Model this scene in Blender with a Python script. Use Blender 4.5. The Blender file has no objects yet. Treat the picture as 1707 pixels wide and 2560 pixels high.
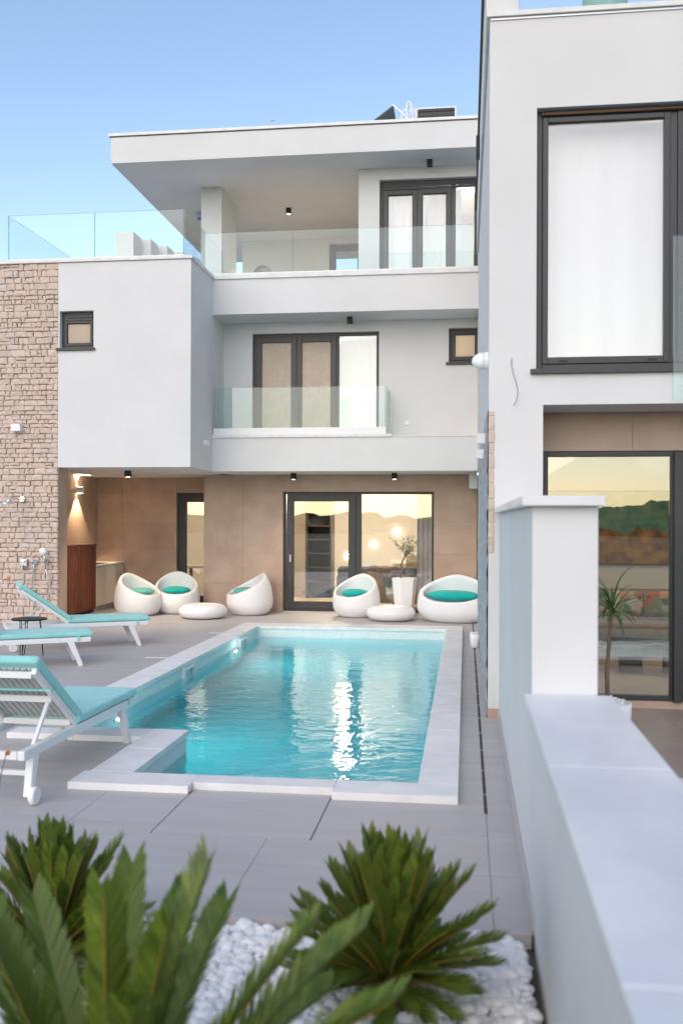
import bpy, bmesh, math, random
from mathutils import Vector, Matrix, noise
R = math.radians
PI = math.pi
random.seed(7)
S = bpy.context.scene
C = S.collection

# ------------------------------------------------------------------ camera
FPX, WPX, HPX = 2400.0, 1707.0, 2560.0
cam = bpy.data.cameras.new('camera')
cam.sensor_fit = 'VERTICAL'; cam.sensor_height = 36.0
cam.lens = 36.0 * FPX / HPX
cam.shift_y = 20.0 / HPX
cam.clip_start = 0.05; cam.clip_end = 6000
cam.dof.use_dof = True; cam.dof.focus_distance = 14.0; cam.dof.aperture_fstop = 2.2
camo = bpy.data.objects.new('camera', cam); C.objects.link(camo)
camo.matrix_world = (Matrix.Translation((0, 0, 1.75)) @ Matrix.Rotation(math.atan(310 / 2400), 4, 'Z')
                     @ Matrix.Rotation(PI / 2, 4, 'X') @ Matrix.Rotation(0.0035, 4, 'Z'))
S.camera = camo

# ------------------------------------------------------------------ sky, sun, exposure
SUN_EL, SUN_ROT = R(33.0), R(180 + 14)
w = bpy.data.worlds.new('World'); S.world = w; w.use_nodes = True
wn = w.node_tree.nodes; wl = w.node_tree.links; wn.clear()
sky = wn.new('ShaderNodeTexSky'); sky.sky_type = 'NISHITA'; sky.sun_disc = False
sky.sun_elevation = SUN_EL; sky.sun_rotation = SUN_ROT
sky.air_density = 1.0; sky.dust_density = 0.7; sky.ozone_density = 0.0; sky.altitude = 50
bg = wn.new('ShaderNodeBackground'); bg.inputs['Strength'].default_value = 0.15
wo = wn.new('ShaderNodeOutputWorld')
wl.new(sky.outputs[0], bg.inputs[0]); wl.new(bg.outputs[0], wo.inputs[0])
sun = bpy.data.lights.new('sun', 'SUN'); sun.energy = 0.7; sun.angle = R(70); sun.color = (1.0, 0.79, 0.62)
suno = bpy.data.objects.new('sun', sun); C.objects.link(suno)
sd = Vector((math.sin(SUN_ROT) * math.cos(SUN_EL), math.cos(SUN_ROT) * math.cos(SUN_EL), math.sin(SUN_EL)))
suno.rotation_euler = sd.to_track_quat('Z', 'Y').to_euler()
S.view_settings.view_transform = 'Standard'; S.view_settings.look = 'None'
S.view_settings.exposure = 0.75; S.view_settings.gamma = 1.0
S.render.engine = 'CYCLES'
cy = S.cycles
cy.use_denoising = True; cy.max_bounces = 10; cy.diffuse_bounces = 4; cy.glossy_bounces = 5
cy.transparent_max_bounces = 24; cy.transmission_bounces = 6; cy.sample_clamp_indirect = 10.0
cy.caustics_reflective = False; cy.caustics_refractive = True

# ------------------------------------------------------------------ mesh helpers
class MB:
    def __init__(s): s.v = []; s.f = []; s.m = []
    def box(s, x0, x1, y0, y1, z0, z1, m=0):
        n = len(s.v)
        s.v += [(x0,y0,z0),(x1,y0,z0),(x1,y1,z0),(x0,y1,z0),(x0,y0,z1),(x1,y0,z1),(x1,y1,z1),(x0,y1,z1)]
        s.f += [(n,n+3,n+2,n+1),(n+4,n+5,n+6,n+7),(n,n+1,n+5,n+4),(n+1,n+2,n+6,n+5),(n+2,n+3,n+7,n+6),(n+3,n,n+4,n+7)]
        s.m += [m]*6; return s
    def prism(s, pts, z0, z1, m=0):
        n = len(s.v); k = len(pts)
        s.v += [(x,y,z0) for x,y in pts] + [(x,y,z1) for x,y in pts]
        s.f += [tuple(range(n+k-1,n-1,-1)), tuple(range(n+k,n+2*k))]
        s.f += [(n+i, n+(i+1)%k, n+k+(i+1)%k, n+k+i) for i in range(k)]
        s.m += [m]*(k+2); return s
    def bar(s, a, b, w, h=None, w2=None, h2=None, up=(0,0,1), m=0):
        a = Vector(a); b = Vector(b); h = h or w; w2 = w2 or w; h2 = h2 or h
        d = (b-a).normalized(); u = Vector(up)
        if abs(d.dot(u)) > .99: u = Vector((0,1,0))
        r = d.cross(u).normalized(); u = r.cross(d)
        n = len(s.v)
        for p, ww, hh in ((a,w,h),(b,w2,h2)):
            for i, j in ((-1,-1),(1,-1),(1,1),(-1,1)): s.v.append(tuple(p + r*i*ww/2 + u*j*hh/2))
        s.f += [(n,n+1,n+2,n+3),(n+7,n+6,n+5,n+4)] + [(n+i,n+4+i,n+4+(i+1)%4,n+(i+1)%4) for i in range(4)]
        s.m += [m]*6; return s
    def tube(s, pts, r, seg=8, m=0, cap=True):
        pts = [Vector(p) for p in pts]; n0 = len(s.v); k = len(pts)
        rr = r if isinstance(r, (list, tuple)) else [r]*k
        pu = None
        for i, p in enumerate(pts):
            d = (pts[min(i+1,k-1)] - pts[max(i-1,0)]).normalized()
            if pu is None:
                pu = d.orthogonal().normalized()
            u = (pu - d*pu.dot(d)).normalized(); pu = u; q = d.cross(u)
            for j in range(seg):
                t = 2*PI*j/seg; s.v.append(tuple(p + (u*math.cos(t) + q*math.sin(t))*rr[i]))
        for i in range(k-1):
            for j in range(seg):
                a = n0+i*seg+j; b = n0+i*seg+(j+1)%seg
                s.f.append((a,b,b+seg,a+seg)); s.m.append(m)
        if cap:
            s.f += [tuple(range(n0+seg-1,n0-1,-1)), tuple(range(n0+(k-1)*seg,n0+k*seg))]; s.m += [m,m]
        return s
    def lathe(s, prof, c=(0,0,0), seg=24, m=0, ax='Z', sc=(1,1)):
        n0 = len(s.v); k = len(prof)
        for r, z in prof:
            for j in range(seg):
                t = 2*PI*j/seg; x = r*math.cos(t)*sc[0]; y = r*math.sin(t)*sc[1]
                p = (x,y,z) if ax == 'Z' else ((z,x,y) if ax == 'X' else (x,z,y) )
                s.v.append((c[0]+p[0], c[1]+p[1], c[2]+p[2]))
        for i in range(k-1):
            for j in range(seg):
                a = n0+i*seg+j; b = n0+i*seg+(j+1)%seg
                s.f.append((a,b,b+seg,a+seg)); s.m.append(m)
        s.f += [tuple(range(n0+seg-1,n0-1,-1)), tuple(range(n0+(k-1)*seg,n0+k*seg))]; s.m += [m,m]
        return s
    def grid(s, fn, nu, nv, m=0):
        n0 = len(s.v)
        for i in range(nu+1):
            for j in range(nv+1): s.v.append(tuple(fn(i/nu, j/nv)))
        for i in range(nu):
            for j in range(nv):
                a = n0+i*(nv+1)+j; s.f.append((a,a+1,a+nv+2,a+nv+1)); s.m.append(m)
        return s
    def mesh(s, name, mats, smooth=False):
        me = bpy.data.meshes.new(name); me.from_pydata(s.v, [], s.f)
        for mt in mats: me.materials.append(mt)
        if len(mats) > 1: me.polygons.foreach_set('material_index', s.m)
        if smooth: me.polygons.foreach_set('use_smooth', [True]*len(me.polygons))
        bm = bmesh.new(); bm.from_mesh(me); bmesh.ops.recalc_face_normals(bm, faces=bm.faces); bm.to_mesh(me); bm.free()
        return me

def tag(o, label=None, cat=None, group=None, kind=None):
    if label: o['label'] = label
    if cat: o['category'] = cat
    if group: o['group'] = group
    if kind: o['kind'] = kind
    return o
def thing(name, label, cat, loc=(0,0,0), rz=0.0, group=None):
    o = bpy.data.objects.new(name, None); C.objects.link(o); o.empty_display_size = .1
    o.location = loc; o.rotation_euler = (0,0,rz)
    return tag(o, label, cat, group)
def link(name, me, parent=None, local=False, bevel=0, seg=2):
    o = bpy.data.objects.new(name, me); C.objects.link(o)
    if parent is not None:
        o.parent = parent
        if not local and parent.parent is None and parent.type == 'EMPTY':
            o.matrix_parent_inverse = Matrix.Translation(-Vector(parent.location))
    if bevel:
        b = o.modifiers.new('bevel', 'BEVEL'); b.width = bevel; b.segments = seg; b.limit_method = 'ANGLE'; b.angle_limit = R(40)
    return o
def add(name, mb, mats, parent=None, local=False, smooth=False, bevel=0, seg=2):
    if not isinstance(mats, (list, tuple)): mats = [mats]
    return link(name, mb.mesh(name, mats, smooth), parent, local, bevel, seg)
def structure(name, mb, mats, **k): return tag(add(name, mb, mats, **k), kind='structure')
def copy_tree(o, parent=None):
    c = o.copy(); C.objects.link(c)
    if parent is not None: c.parent = parent
    for ch in [x for x in bpy.data.objects if x.parent == o]: copy_tree(ch, c)
    return c
def rect_sub(r, holes):
    out = [r]
    for hx0,hx1,hy0,hy1 in holes:
        nxt = []
        for x0,x1,y0,y1 in out:
            ax0,ax1,ay0,ay1 = max(x0,hx0),min(x1,hx1),max(y0,hy0),min(y1,hy1)
            if ax0 >= ax1 or ay0 >= ay1: nxt.append((x0,x1,y0,y1)); continue
            if x0 < ax0: nxt.append((x0,ax0,y0,y1))
            if ax1 < x1: nxt.append((ax1,x1,y0,y1))
            if y0 < ay0: nxt.append((ax0,ax1,y0,ay0))
            if ay1 < y1: nxt.append((ax0,ax1,ay1,y1))
        out = nxt
    return out

# ------------------------------------------------------------------ materials
def newmat(name):
    m = bpy.data.materials.new(name); m.use_nodes = True
    nt = m.node_tree; nt.nodes.clear()
    out = nt.nodes.new('ShaderNodeOutputMaterial')
    return m, nt, nt.nodes, nt.links, out
def coords(nt, world=True, scale=(1,1,1)):
    if world:
        g = nt.nodes.new('ShaderNodeNewGeometry'); src = g.outputs['Position']
    else:
        g = nt.nodes.new('ShaderNodeTexCoord'); src = g.outputs['Object']
    mp = nt.nodes.new('ShaderNodeMapping'); mp.inputs['Scale'].default_value = scale
    nt.links.new(src, mp.inputs['Vector']); return mp.outputs[0]
def nz(nt, vec, scale, detail=3, rough=.55):
    n = nt.nodes.new('ShaderNodeTexNoise'); n.inputs['Scale'].default_value = scale
    n.inputs['Detail'].default_value = detail; n.inputs['Roughness'].default_value = rough
    nt.links.new(vec, n.inputs['Vector']); return n.outputs['Fac']
def ramp(nt, fac, stops):
    r = nt.nodes.new('ShaderNodeValToRGB'); e = r.color_ramp.elements
    while len(e) < len(stops): e.new(.5)
    for i, (p, c) in enumerate(stops):
        e[i].position = p; e[i].color = (*c, 1) if len(c) == 3 else c
    nt.links.new(fac, r.inputs[0]); return r.outputs[0]
def math_(nt, op, a, b=0.0):
    n = nt.nodes.new('ShaderNodeMath'); n.operation = op
    for i, q in enumerate((a, b)):
        if hasattr(q, 'links'): nt.links.new(q, n.inputs[i])
        else: n.inputs[i].default_value = q
    return n.outputs[0]
def mixc(nt, fac, a, b, mode='MIX'):
    n = nt.nodes.new('ShaderNodeMix'); n.data_type = 'RGBA'; n.blend_type = mode
    for i, q in ((0,fac),(6,a),(7,b)):
        if hasattr(q, 'links'): nt.links.new(q, n.inputs[i])
        elif i == 0: n.inputs[0].default_value = q
        else: n.inputs[i].default_value = (*q, 1)
    return n.outputs[2]
def surf(name, c1, c2=None, rough=.6, scale=3.0, world=True, bump=0.0, bscale=80.0, spec=.4, metal=0.0, stretch=(1,1,1), bdist=.01,
         per=0.0, lo=.35, hi=.65, sheen=0):
    m, nt, N, L, out = newmat(name)
    p = N.new('ShaderNodeBsdfPrincipled'); L.new(p.outputs[0], out.inputs[0])
    p.inputs['Roughness'].default_value = rough; p.inputs['Specular IOR Level'].default_value = spec; p.inputs['Metallic'].default_value = metal
    if sheen: p.inputs['Sheen Weight'].default_value = sheen
    v = coords(nt, world, stretch)
    if c2:
        col = ramp(nt, nz(nt, v, scale, 4), [(lo, c1), (hi, c2)])
    else:
        rgb = N.new('ShaderNodeRGB'); rgb.outputs[0].default_value = (*c1, 1); col = rgb.outputs[0]
    if per:
        oi = N.new('ShaderNodeObjectInfo'); g = N.new('ShaderNodeNewGeometry')
        f = math_(nt, 'FRACT', math_(nt, 'ADD', oi.outputs['Random'], g.outputs['Random Per Island']))
        f = math_(nt, 'ADD', math_(nt, 'MULTIPLY', f, 2*per), 1-per)
        cmb = N.new('ShaderNodeCombineColor'); [L.new(f, cmb.inputs[i]) for i in range(3)]
        col = mixc(nt, 1.0, col, cmb.outputs[0], 'MULTIPLY')
    L.new(col, p.inputs['Base Color'])
    if bump:
        b = N.new('ShaderNodeBump'); b.inputs['Strength'].default_value = bump; b.inputs['Distance'].default_value = bdist
        L.new(nz(nt, v, bscale, 3), b.inputs['Height']); L.new(b.outputs[0], p.inputs['Normal'])
    return m
def emit(name, col, st):
    m, nt, N, L, out = newmat(name)
    e = N.new('ShaderNodeEmission'); e.inputs[0].default_value = (*col, 1); e.inputs[1].default_value = st
    L.new(e.outputs[0], out.inputs[0]); return m
def glass(name, tint, base, rough=0.0, bump=0.0):
    m, nt, N, L, out = newmat(name)
    t = N.new('ShaderNodeBsdfTransparent'); t.inputs[0].default_value = (*tint, 1)
    g = N.new('ShaderNodeBsdfGlossy'); g.inputs['Roughness'].default_value = rough; g.inputs['Color'].default_value = (1,1,1,1)
    lw = N.new('ShaderNodeLayerWeight'); lw.inputs[0].default_value = .5
    f = math_(nt, 'ADD', math_(nt, 'MULTIPLY', math_(nt, 'POWER', lw.outputs['Facing'], 5.0), 1-base), base)
    mx = N.new('ShaderNodeMixShader'); L.new(f, mx.inputs[0]); L.new(t.outputs[0], mx.inputs[1]); L.new(g.outputs[0], mx.inputs[2])
    if bump:
        b = N.new('ShaderNodeBump'); b.inputs['Strength'].default_value = bump; b.inputs['Distance'].default_value = .02
        L.new(nz(nt, coords(nt), .9, 1), b.inputs['Height']); L.new(b.outputs[0], g.inputs['Normal'])
    L.new(mx.outputs[0], out.inputs[0]); return m

M = {}
M['stucco'] = surf('white_stucco', (.68,.67,.66), (.715,.705,.695), .85, 1.3, bump=.25, bscale=160, bdist=.004, spec=.2)
M['trim'] = surf('pale_stone_coping', (.72,.70,.68), (.80,.785,.765), .55, 6, bump=.1, bscale=60, per=.03)
M['walltile'] = surf('beige_wall_tile', (.42,.295,.225), (.53,.395,.31), .5, 2.2, bump=.06, bscale=30, per=.05, lo=.3, hi=.7)
M['grout'] = surf('grout', (.55,.45,.37), None, .9)
M['decktile'] = surf('grey_deck_tile', (.445,.42,.41), (.515,.49,.48), .5, 2.4, stretch=(.5,3,1), bump=.05, bscale=40, per=.035, lo=.25, hi=.75)
M['deckgrout'] = surf('deck_grout', (.2,.185,.18), None, .9)
M['terrtile'] = surf('terrace_tile', (.32,.25,.21), (.38,.30,.255), .5, 2, per=.04)
M['coping'] = surf('white_limestone', (.78,.755,.735), (.86,.84,.82), .6, 5, bump=.12, bscale=70, per=.03)
M['marble'] = surf('white_marble', (.62,.62,.645), (.79,.785,.785), .4, 2.0, bump=.03, bscale=50, per=.02, stretch=(1,.5,1))
M['dark'] = surf('anthracite_frame', (.028,.03,.033), (.036,.037,.04), .42, 30, spec=.5)
M['darkslat'] = surf('anthracite_slat', (.03,.038,.042), None, .4)
M['black'] = surf('black_metal', (.012,.012,.013), None, .45)
M['white_metal'] = surf('white_powder_coat', (.80,.80,.79), None, .35, spec=.5)
M['white_plastic'] = surf('white_moulded_plastic', (.87,.865,.86), (.90,.895,.89), .5, 4, bump=.05, bscale=200, world=False)
M['chrome'] = surf('chrome', (.75,.77,.8), None, .12, metal=1.0)
M['steel'] = surf('brushed_steel', (.5,.52,.54), None, .35, metal=1.0)
M['wood'] = surf('red_brown_wood', (.10,.026,.014), (.20,.06,.032), .5, 7, stretch=(9,9,.5), per=.18)
M['slatgrey'] = surf('pale_grey_slat', (.5,.5,.49), (.58,.58,.57), .6, 20, world=False)
M['pearl'] = surf('cream_cabinet', (.62,.58,.5), None, .4)
M['inwall'] = surf('interior_cream', (.77,.72,.655), None, .85)
M['infloor'] = surf('interior_floor', (.50,.42,.33), (.58,.5,.4), .3, 2)
M['ceil'] = surf('interior_ceiling', (.8,.76,.68), None, .9)
M['darkwood'] = surf('dark_shelf', (.035,.028,.025), None, .4)
M['sofa'] = surf('taupe_sofa', (.30,.23,.18), (.36,.28,.22), .9, 20, bump=.2, bscale=300)
M['soil'] = surf('soil', (.08,.065,.05), (.14,.115,.09), .95, 9, bump=.4, bscale=40)
M['ground'] = surf('dry_ground', (.14,.13,.09), (.2,.18,.13), .95, .3)
M['hill'] = surf('wooded_hill', (.018,.024,.012), (.04,.045,.022), .95, .05, bump=.8, bscale=.4, bdist=1)
M['pebble'] = surf('white_pebble', (.80,.80,.80), (.89,.89,.88), .5, 22, per=.08)
M['rachis'] = surf('frond_rachis', (.30,.17,.03), (.22,.20,.04), .5, 20)
M['trunkc'] = surf('cycad_trunk', (.09,.05,.03), (.17,.10,.06), .9, 30, bump=.8, bscale=60)
M['bark'] = surf('bark', (.16,.11,.075), (.24,.18,.13), .9, 30, bump=.6, bscale=90)
M['terracotta'] = surf('painting_pot', (.5,.46,.42), None, .7)
M['pvc'] = surf('white_hose', (.8,.8,.8), None, .35)
M['red'] = surf('red_hose', (.7,.12,.04), None, .5)
M['rubber'] = surf('rubber', (.02,.02,.02), None, .7)
M['glass'] = glass('window_glass', (.93,.95,.93), .12, bump=.03)
M['railglass'] = glass('railing_glass', (.92,.975,.97), .03)
M['railedge'] = glass('railing_glass_edge', (.18,.46,.46), .10)
M['lampglow'] = emit('lamp_glow', (1, .83, .6), 14)
M['steplight'] = emit('step_light_glow', (1, .9, .72), 18)
M['ceilglow'] = emit('ceiling_lamp_glow', (1, .9, .74), 6)
M['poolglow'] = emit('pool_light_glow', (1, .96, .85), 40)

def leafmat(name, c1, c2, back, rough=.4, tr=.25):
    m, nt, N, L, out = newmat(name)
    p = N.new('ShaderNodeBsdfPrincipled'); p.inputs['Roughness'].default_value = rough
    g = N.new('ShaderNodeNewGeometry')
    col = ramp(nt, nz(nt, coords(nt), 14, 3), [(.3,c1),(.7,c2)])
    f = math_(nt, 'ADD', math_(nt, 'MULTIPLY', g.outputs['Random Per Island'], .5), .75)
    cmb = N.new('ShaderNodeCombineColor'); [L.new(f, cmb.inputs[i]) for i in range(3)]
    col = mixc(nt, 1.0, col, cmb.outputs[0], 'MULTIPLY')
    col = mixc(nt, g.outputs['Backfacing'], col, back)
    L.new(col, p.inputs['Base Color'])
    t = N.new('ShaderNodeBsdfTranslucent'); L.new(col, t.inputs[0])
    mx = N.new('ShaderNodeMixShader'); mx.inputs[0].default_value = tr
    L.new(p.outputs[0], mx.inputs[1]); L.new(t.outputs[0], mx.inputs[2]); L.new(mx.outputs[0], out.inputs[0]); return m
M['frond'] = leafmat('cycad_leaflet', (.065,.12,.016), (.19,.25,.03), (.12,.17,.024), .42)
M['olive'] = leafmat('olive_leaf', (.06,.085,.03), (.11,.14,.05), (.22,.24,.16), .5)
M['drac'] = leafmat('dracaena_leaf', (.05,.12,.02), (.12,.19,.035), (.08,.14,.03), .4)
M['autumn'] = leafmat('autumn_leaf', (.45,.05,.03), (.55,.28,.03), (.5,.15,.04), .5)

def fabric(name, c, ribs=0):
    m, nt, N, L, out = newmat(name)
    p = N.new('ShaderNodeBsdfPrincipled'); L.new(p.outputs[0], out.inputs[0])
    p.inputs['Roughness'].default_value = .85; p.inputs['Specular IOR Level'].default_value = .15; p.inputs['Sheen Weight'].default_value = .25
    v = coords(nt, False)
    a = tuple(x*.93 for x in c); b = tuple(min(1, x*1.06) for x in c)
    L.new(ramp(nt, nz(nt, v, 9, 5), [(.3,a),(.7,b)]), p.inputs['Base Color'])
    bp = N.new('ShaderNodeBump'); bp.inputs['Strength'].default_value = .25; bp.inputs['Distance'].default_value = .004
    wv = N.new('ShaderNodeTexWave'); wv.inputs['Scale'].default_value = 14 if ribs else 60; wv.inputs['Distortion'].default_value = .6
    L.new(v, wv.inputs['Vector'])
    h = math_(nt, 'ADD', wv.outputs['Fac'], math_(nt, 'MULTIPLY', nz(nt, v, 220, 2), .8))
    L.new(h, bp.inputs['Height']); L.new(bp.outputs[0], p.inputs['Normal']); return m
M['aqua'] = fabric('aqua_mattress', (.30,.66,.63), 1)
M['teal'] = fabric('turquoise_cushion', (.01,.46,.42))
M['seafoam'] = fabric('pale_turquoise_cushion', (.14,.46,.43))
M['curtain'] = fabric('beige_blind', (.62,.52,.42))
M['sheer'] = surf('sheer_curtain', (.72,.645,.68), None, .9)

def stone_mat():
    m, nt, N, L, out = newmat('rough_limestone')
    p = N.new('ShaderNodeBsdfPrincipled'); L.new(p.outputs[0], out.inputs[0])
    p.inputs['Roughness'].default_value = .85; p.inputs['Specular IOR Level'].default_value = .2
    oi = N.new('ShaderNodeObjectInfo'); g = N.new('ShaderNodeNewGeometry'); v = coords(nt)
    f = math_(nt, 'FRACT', math_(nt, 'ADD', oi.outputs['Random'], g.outputs['Random Per Island']))
    c = ramp(nt, f, [(0,(.52,.42,.36)),(.3,(.62,.48,.385)),(.55,(.68,.55,.45)),(.8,(.55,.475,.43)),(1,(.74,.62,.52))])
    c = mixc(nt, .5, c, ramp(nt, nz(nt, v, 11, 5, .65), [(.3,(.50,.39,.32)),(.7,(.74,.61,.51))]))
    rust = ramp(nt, nz(nt, v, 5.5, 3, .6), [(.68,(0,0,0)),(.74,(.85,.85,.85))])
    c = mixc(nt, rust, c, (.52,.22,.09))
    L.new(c, p.inputs['Base Color'])
    b = N.new('ShaderNodeBump'); b.inputs['Strength'].default_value = .7; b.inputs['Distance'].default_value = .012
    L.new(nz(nt, v, 26, 5, .65), b.inputs['Height']); L.new(b.outputs[0], p.inputs['Normal']); return m
M['stone'] = stone_mat()
M['joint'] = surf('stone_joint', (.36,.25,.175), (.46,.34,.25), .95, 12)
M['mortar'] = surf('grey_mortar', (.30,.31,.32), (.55,.56,.57), .95, 14, bump=1.0, bscale=30, bdist=.02)

def mosaic_mat():
    m, nt, N, L, out = newmat('pearl_mosaic')
    p = N.new('ShaderNodeBsdfPrincipled'); L.new(p.outputs[0], out.inputs[0])
    g = N.new('ShaderNodeNewGeometry'); sep = N.new('ShaderNodeSeparateXYZ'); L.new(g.outputs['Position'], sep.inputs[0])
    s = 1/.026
    # 26 mm tiles on every axis: cell index and joint mask
    masks = []; cells = []
    for i in range(3):
        q = math_(nt, 'MULTIPLY', sep.outputs[i], s)
        fr = math_(nt, 'FRACT', q)
        d = math_(nt, 'ABSOLUTE', math_(nt, 'SUBTRACT', fr, .5))
        masks.append(math_(nt, 'GREATER_THAN', d, .44)); cells.append(math_(nt, 'FLOOR', q))
    sn = N.new('ShaderNodeSeparateXYZ'); L.new(g.outputs['Normal'], sn.inputs[0])
    tot = 0.0
    for i in range(3):
        k = math_(nt, 'SUBTRACT', 1.0, math_(nt, 'GREATER_THAN', math_(nt, 'ABSOLUTE', sn.outputs[i]), .5))
        mk = math_(nt, 'MULTIPLY', masks[i], k)
        tot = math_(nt, 'MAXIMUM', mk, tot)
    cv = N.new('ShaderNodeCombineXYZ'); [L.new(cells[i], cv.inputs[i]) for i in range(3)]
    wnz = N.new('ShaderNodeTexWhiteNoise'); L.new(cv.outputs[0], wnz.inputs['Vector'])
    c = ramp(nt, wnz.outputs['Value'], [(0,(.74,.79,.78)),(.6,(.82,.86,.85)),(.9,(.86,.86,.83)),(1,(.92,.9,.87))])
    c = mixc(nt, tot, c, (.74,.74,.70))
    L.new(c, p.inputs['Base Color']); p.inputs['Roughness'].default_value = .8; p.inputs['Specular IOR Level'].default_value = .08
    return m
M['mosaic'] = mosaic_mat()

def water_mat():
    m, nt, N, L, out = newmat('pool_water')
    t = N.new('ShaderNodeBsdfGlass'); t.inputs['Color'].default_value = (1,1,1,1); t.inputs['IOR'].default_value = 1.33; t.inputs['Roughness'].default_value = 0.0
    v = coords(nt, True, (1,1.2,1))
    calm = ramp(nt, nz(nt, coords(nt), .55, 2), [(.35,(.35,.35,.35)),(.7,(1,1,1))])
    h = math_(nt, 'ADD', nz(nt, v, 4.0, 2), math_(nt, 'MULTIPLY', nz(nt, v, 15, 2), .22))
    h = math_(nt, 'MULTIPLY', h, calm)
    b = N.new('ShaderNodeBump'); b.inputs['Strength'].default_value = 1.0; b.inputs['Distance'].default_value = .016
    L.new(h, b.inputs['Height']); L.new(b.outputs[0], t.inputs['Normal'])
    L.new(t.outputs[0], out.inputs[0])
    a = N.new('ShaderNodeVolumeAbsorption'); a.inputs['Color'].default_value = (.0,.905,.965,1); a.inputs['Density'].default_value = .82
    L.new(a.outputs[0], out.inputs['Volume']); return m
M['water'] = water_mat()

def frosted():
    m, nt, N, L, out = newmat('frosted_glass')
    t = N.new('ShaderNodeBsdfTranslucent'); t.inputs[0].default_value = (.9,.85,.75,1)
    p = N.new('ShaderNodeBsdfPrincipled'); p.inputs['Base Color'].default_value = (.6,.55,.48,1); p.inputs['Roughness'].default_value = .2
    mx = N.new('ShaderNodeMixShader'); mx.inputs[0].default_value = .35
    L.new(t.outputs[0], mx.inputs[1]); L.new(p.outputs[0], mx.inputs[2]); L.new(mx.outputs[0], out.inputs[0]); return m
M['frosted'] = frosted()

# ================================================================== SETTING
POOL = [(-3.31,15.13),(-3.31,7.54),(-2.23,7.54),(-2.23,6.21),(-.28,6.21),(-.28,15.13)]
WATER_Z = -.125
pool_rects = [(-3.31,-.28,7.54,15.13),(-2.23,-.28,6.21,7.55)]
cop_rects = [(-3.62,-.04,7.25,15.55),(-2.53,-.04,5.94,7.26)]
pool2 = (1.68, 6.0, 2.0, 6.3); cop2 = (1.38, 6.3, 1.7, 6.6)

g = MB()
for x0,x1,y0,y1 in rect_sub((-900,900,-900,900), [(-3.5,-.1,6.0,15.35), (1.5,6.2,1.8,6.45), (-3.6,.25,1.4,4.13)]):
    g.v += [(x0,y0,-.08),(x1,y0,-.08),(x1,y1,-.08),(x0,y1,-.08)]; n = len(g.v)-4; g.f.append((n,n+1,n+2,n+3)); g.m.append(0)
structure('ground', g, M['ground'])
# hills behind the viewer, seen only as reflections in the windows
def hill(u, v):
    x = -420 + 840*u; y = -90 - 260*v
    base = 2 + 14*math.exp(-((x-120)/70)**2) + 6*math.exp(-((x+160)/60)**2)
    h = base*math.sin(PI*min(1, v*1.25+.02)) + 2.2*noise.noise((x*.06,y*.06,1)) + 1.6*noise.noise((x*.25,y*.25,4)) + 1.3*abs(noise.noise((x*.7,y*.7,9)))
    return (x, y, -1+max(0, h))
structure('hills', MB().grid(hill, 420, 70), M['hill'], smooth=False)

# pool shell (floor and walls), water
sh = MB()
T_ = .18
sh.box(-3.31-T_, -.28+T_, 6.21-T_, 15.13+T_, -1.6, -1.4)
sh.box(-3.31-T_, -3.31, 7.54-T_, 15.13+T_, -1.4, -.002)
sh.box(-.28, -.28+T_, 6.21-T_, 15.13+T_, -1.4, -.002)
sh.box(-3.31, -.28, 15.13, 15.13+T_, -1.4, -.002)
sh.box(-3.31, -2.23, 7.54-T_, 7.54, -1.4, -.002)
sh.box(-2.23-T_, -2.23, 6.21-T_, 7.54-T_, -1.4, -.002)
sh.box(-2.23, -.28, 6.21-T_, 6.21, -1.4, -.002)
pool = structure('pool', sh, M['mosaic'])
wtr = MB().prism([(x+(.006 if x > -1 else -.006), y+(.006 if y > 12 else -.006)) for x, y in POOL], -1.41, WATER_Z)
structure('pool_water', wtr, M['water'])
def coping_run(parent, x0, x1, y0, y1, axis, step):
    a, b = (x0, x1) if axis == 'x' else (y0, y1)
    n = max(1, round((b-a)/step)); d = (b-a)/n
    for i in range(n):
        p, q = a+i*d+.0006, a+(i+1)*d-.0006
        m = MB().box(*((p,q,y0,y1) if axis == 'x' else (x0,x1,p,q)), .0005, .05+random.uniform(-.001,.001))
        add('coping_stone', m, M['coping'], parent, bevel=.004)
OV = .02   # overhang over the water
coping_run(pool, -3.62, -3.31+OV, 7.54, 15.13, 'y', .8)
coping_run(pool, -3.62, -.04, 15.13-OV, 15.55, 'x', .8)
coping_run(pool, -.28-OV, -.04, 6.21+OV, 15.13-OV-.001, 'y', .8)
coping_run(pool, -3.62, -2.53+.02, 7.25, 7.54+OV-.021, 'x', .6)
coping_run(pool, -2.53+.021, -2.23+OV, 6.21+OV, 7.54+OV-.021, 'y', .7)
coping_run(pool, -2.55, -1.745, 5.94, 6.21+OV-.001, 'x', .8)
coping_run(pool, -1.744, -.826, 6.035, 6.21+OV-.001, 'x', .9)
coping_run(pool, -.825, -.04, 5.94, 6.21+OV-.001, 'x', .8)
for y0, y1 in ((13.82,14.3),(10.98,11.45)):
    m = MB(); zt, zb = -.005, -.2
    m.box(-3.312,-3.275,y0,y0+.05,zb,zt); m.box(-3.312,-3.275,y1-.05,y1,zb,zt); m.box(-3.312,-3.275,y0+.05,y1-.05,zt-.04,zt)
    sk = add('skimmer_frame', m, M['white_metal'], pool)
    add('skimmer_mouth', MB().box(-3.309,-3.304,y0+.05,y1-.05,zb,zt-.04), M['steel'], sk)
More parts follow.
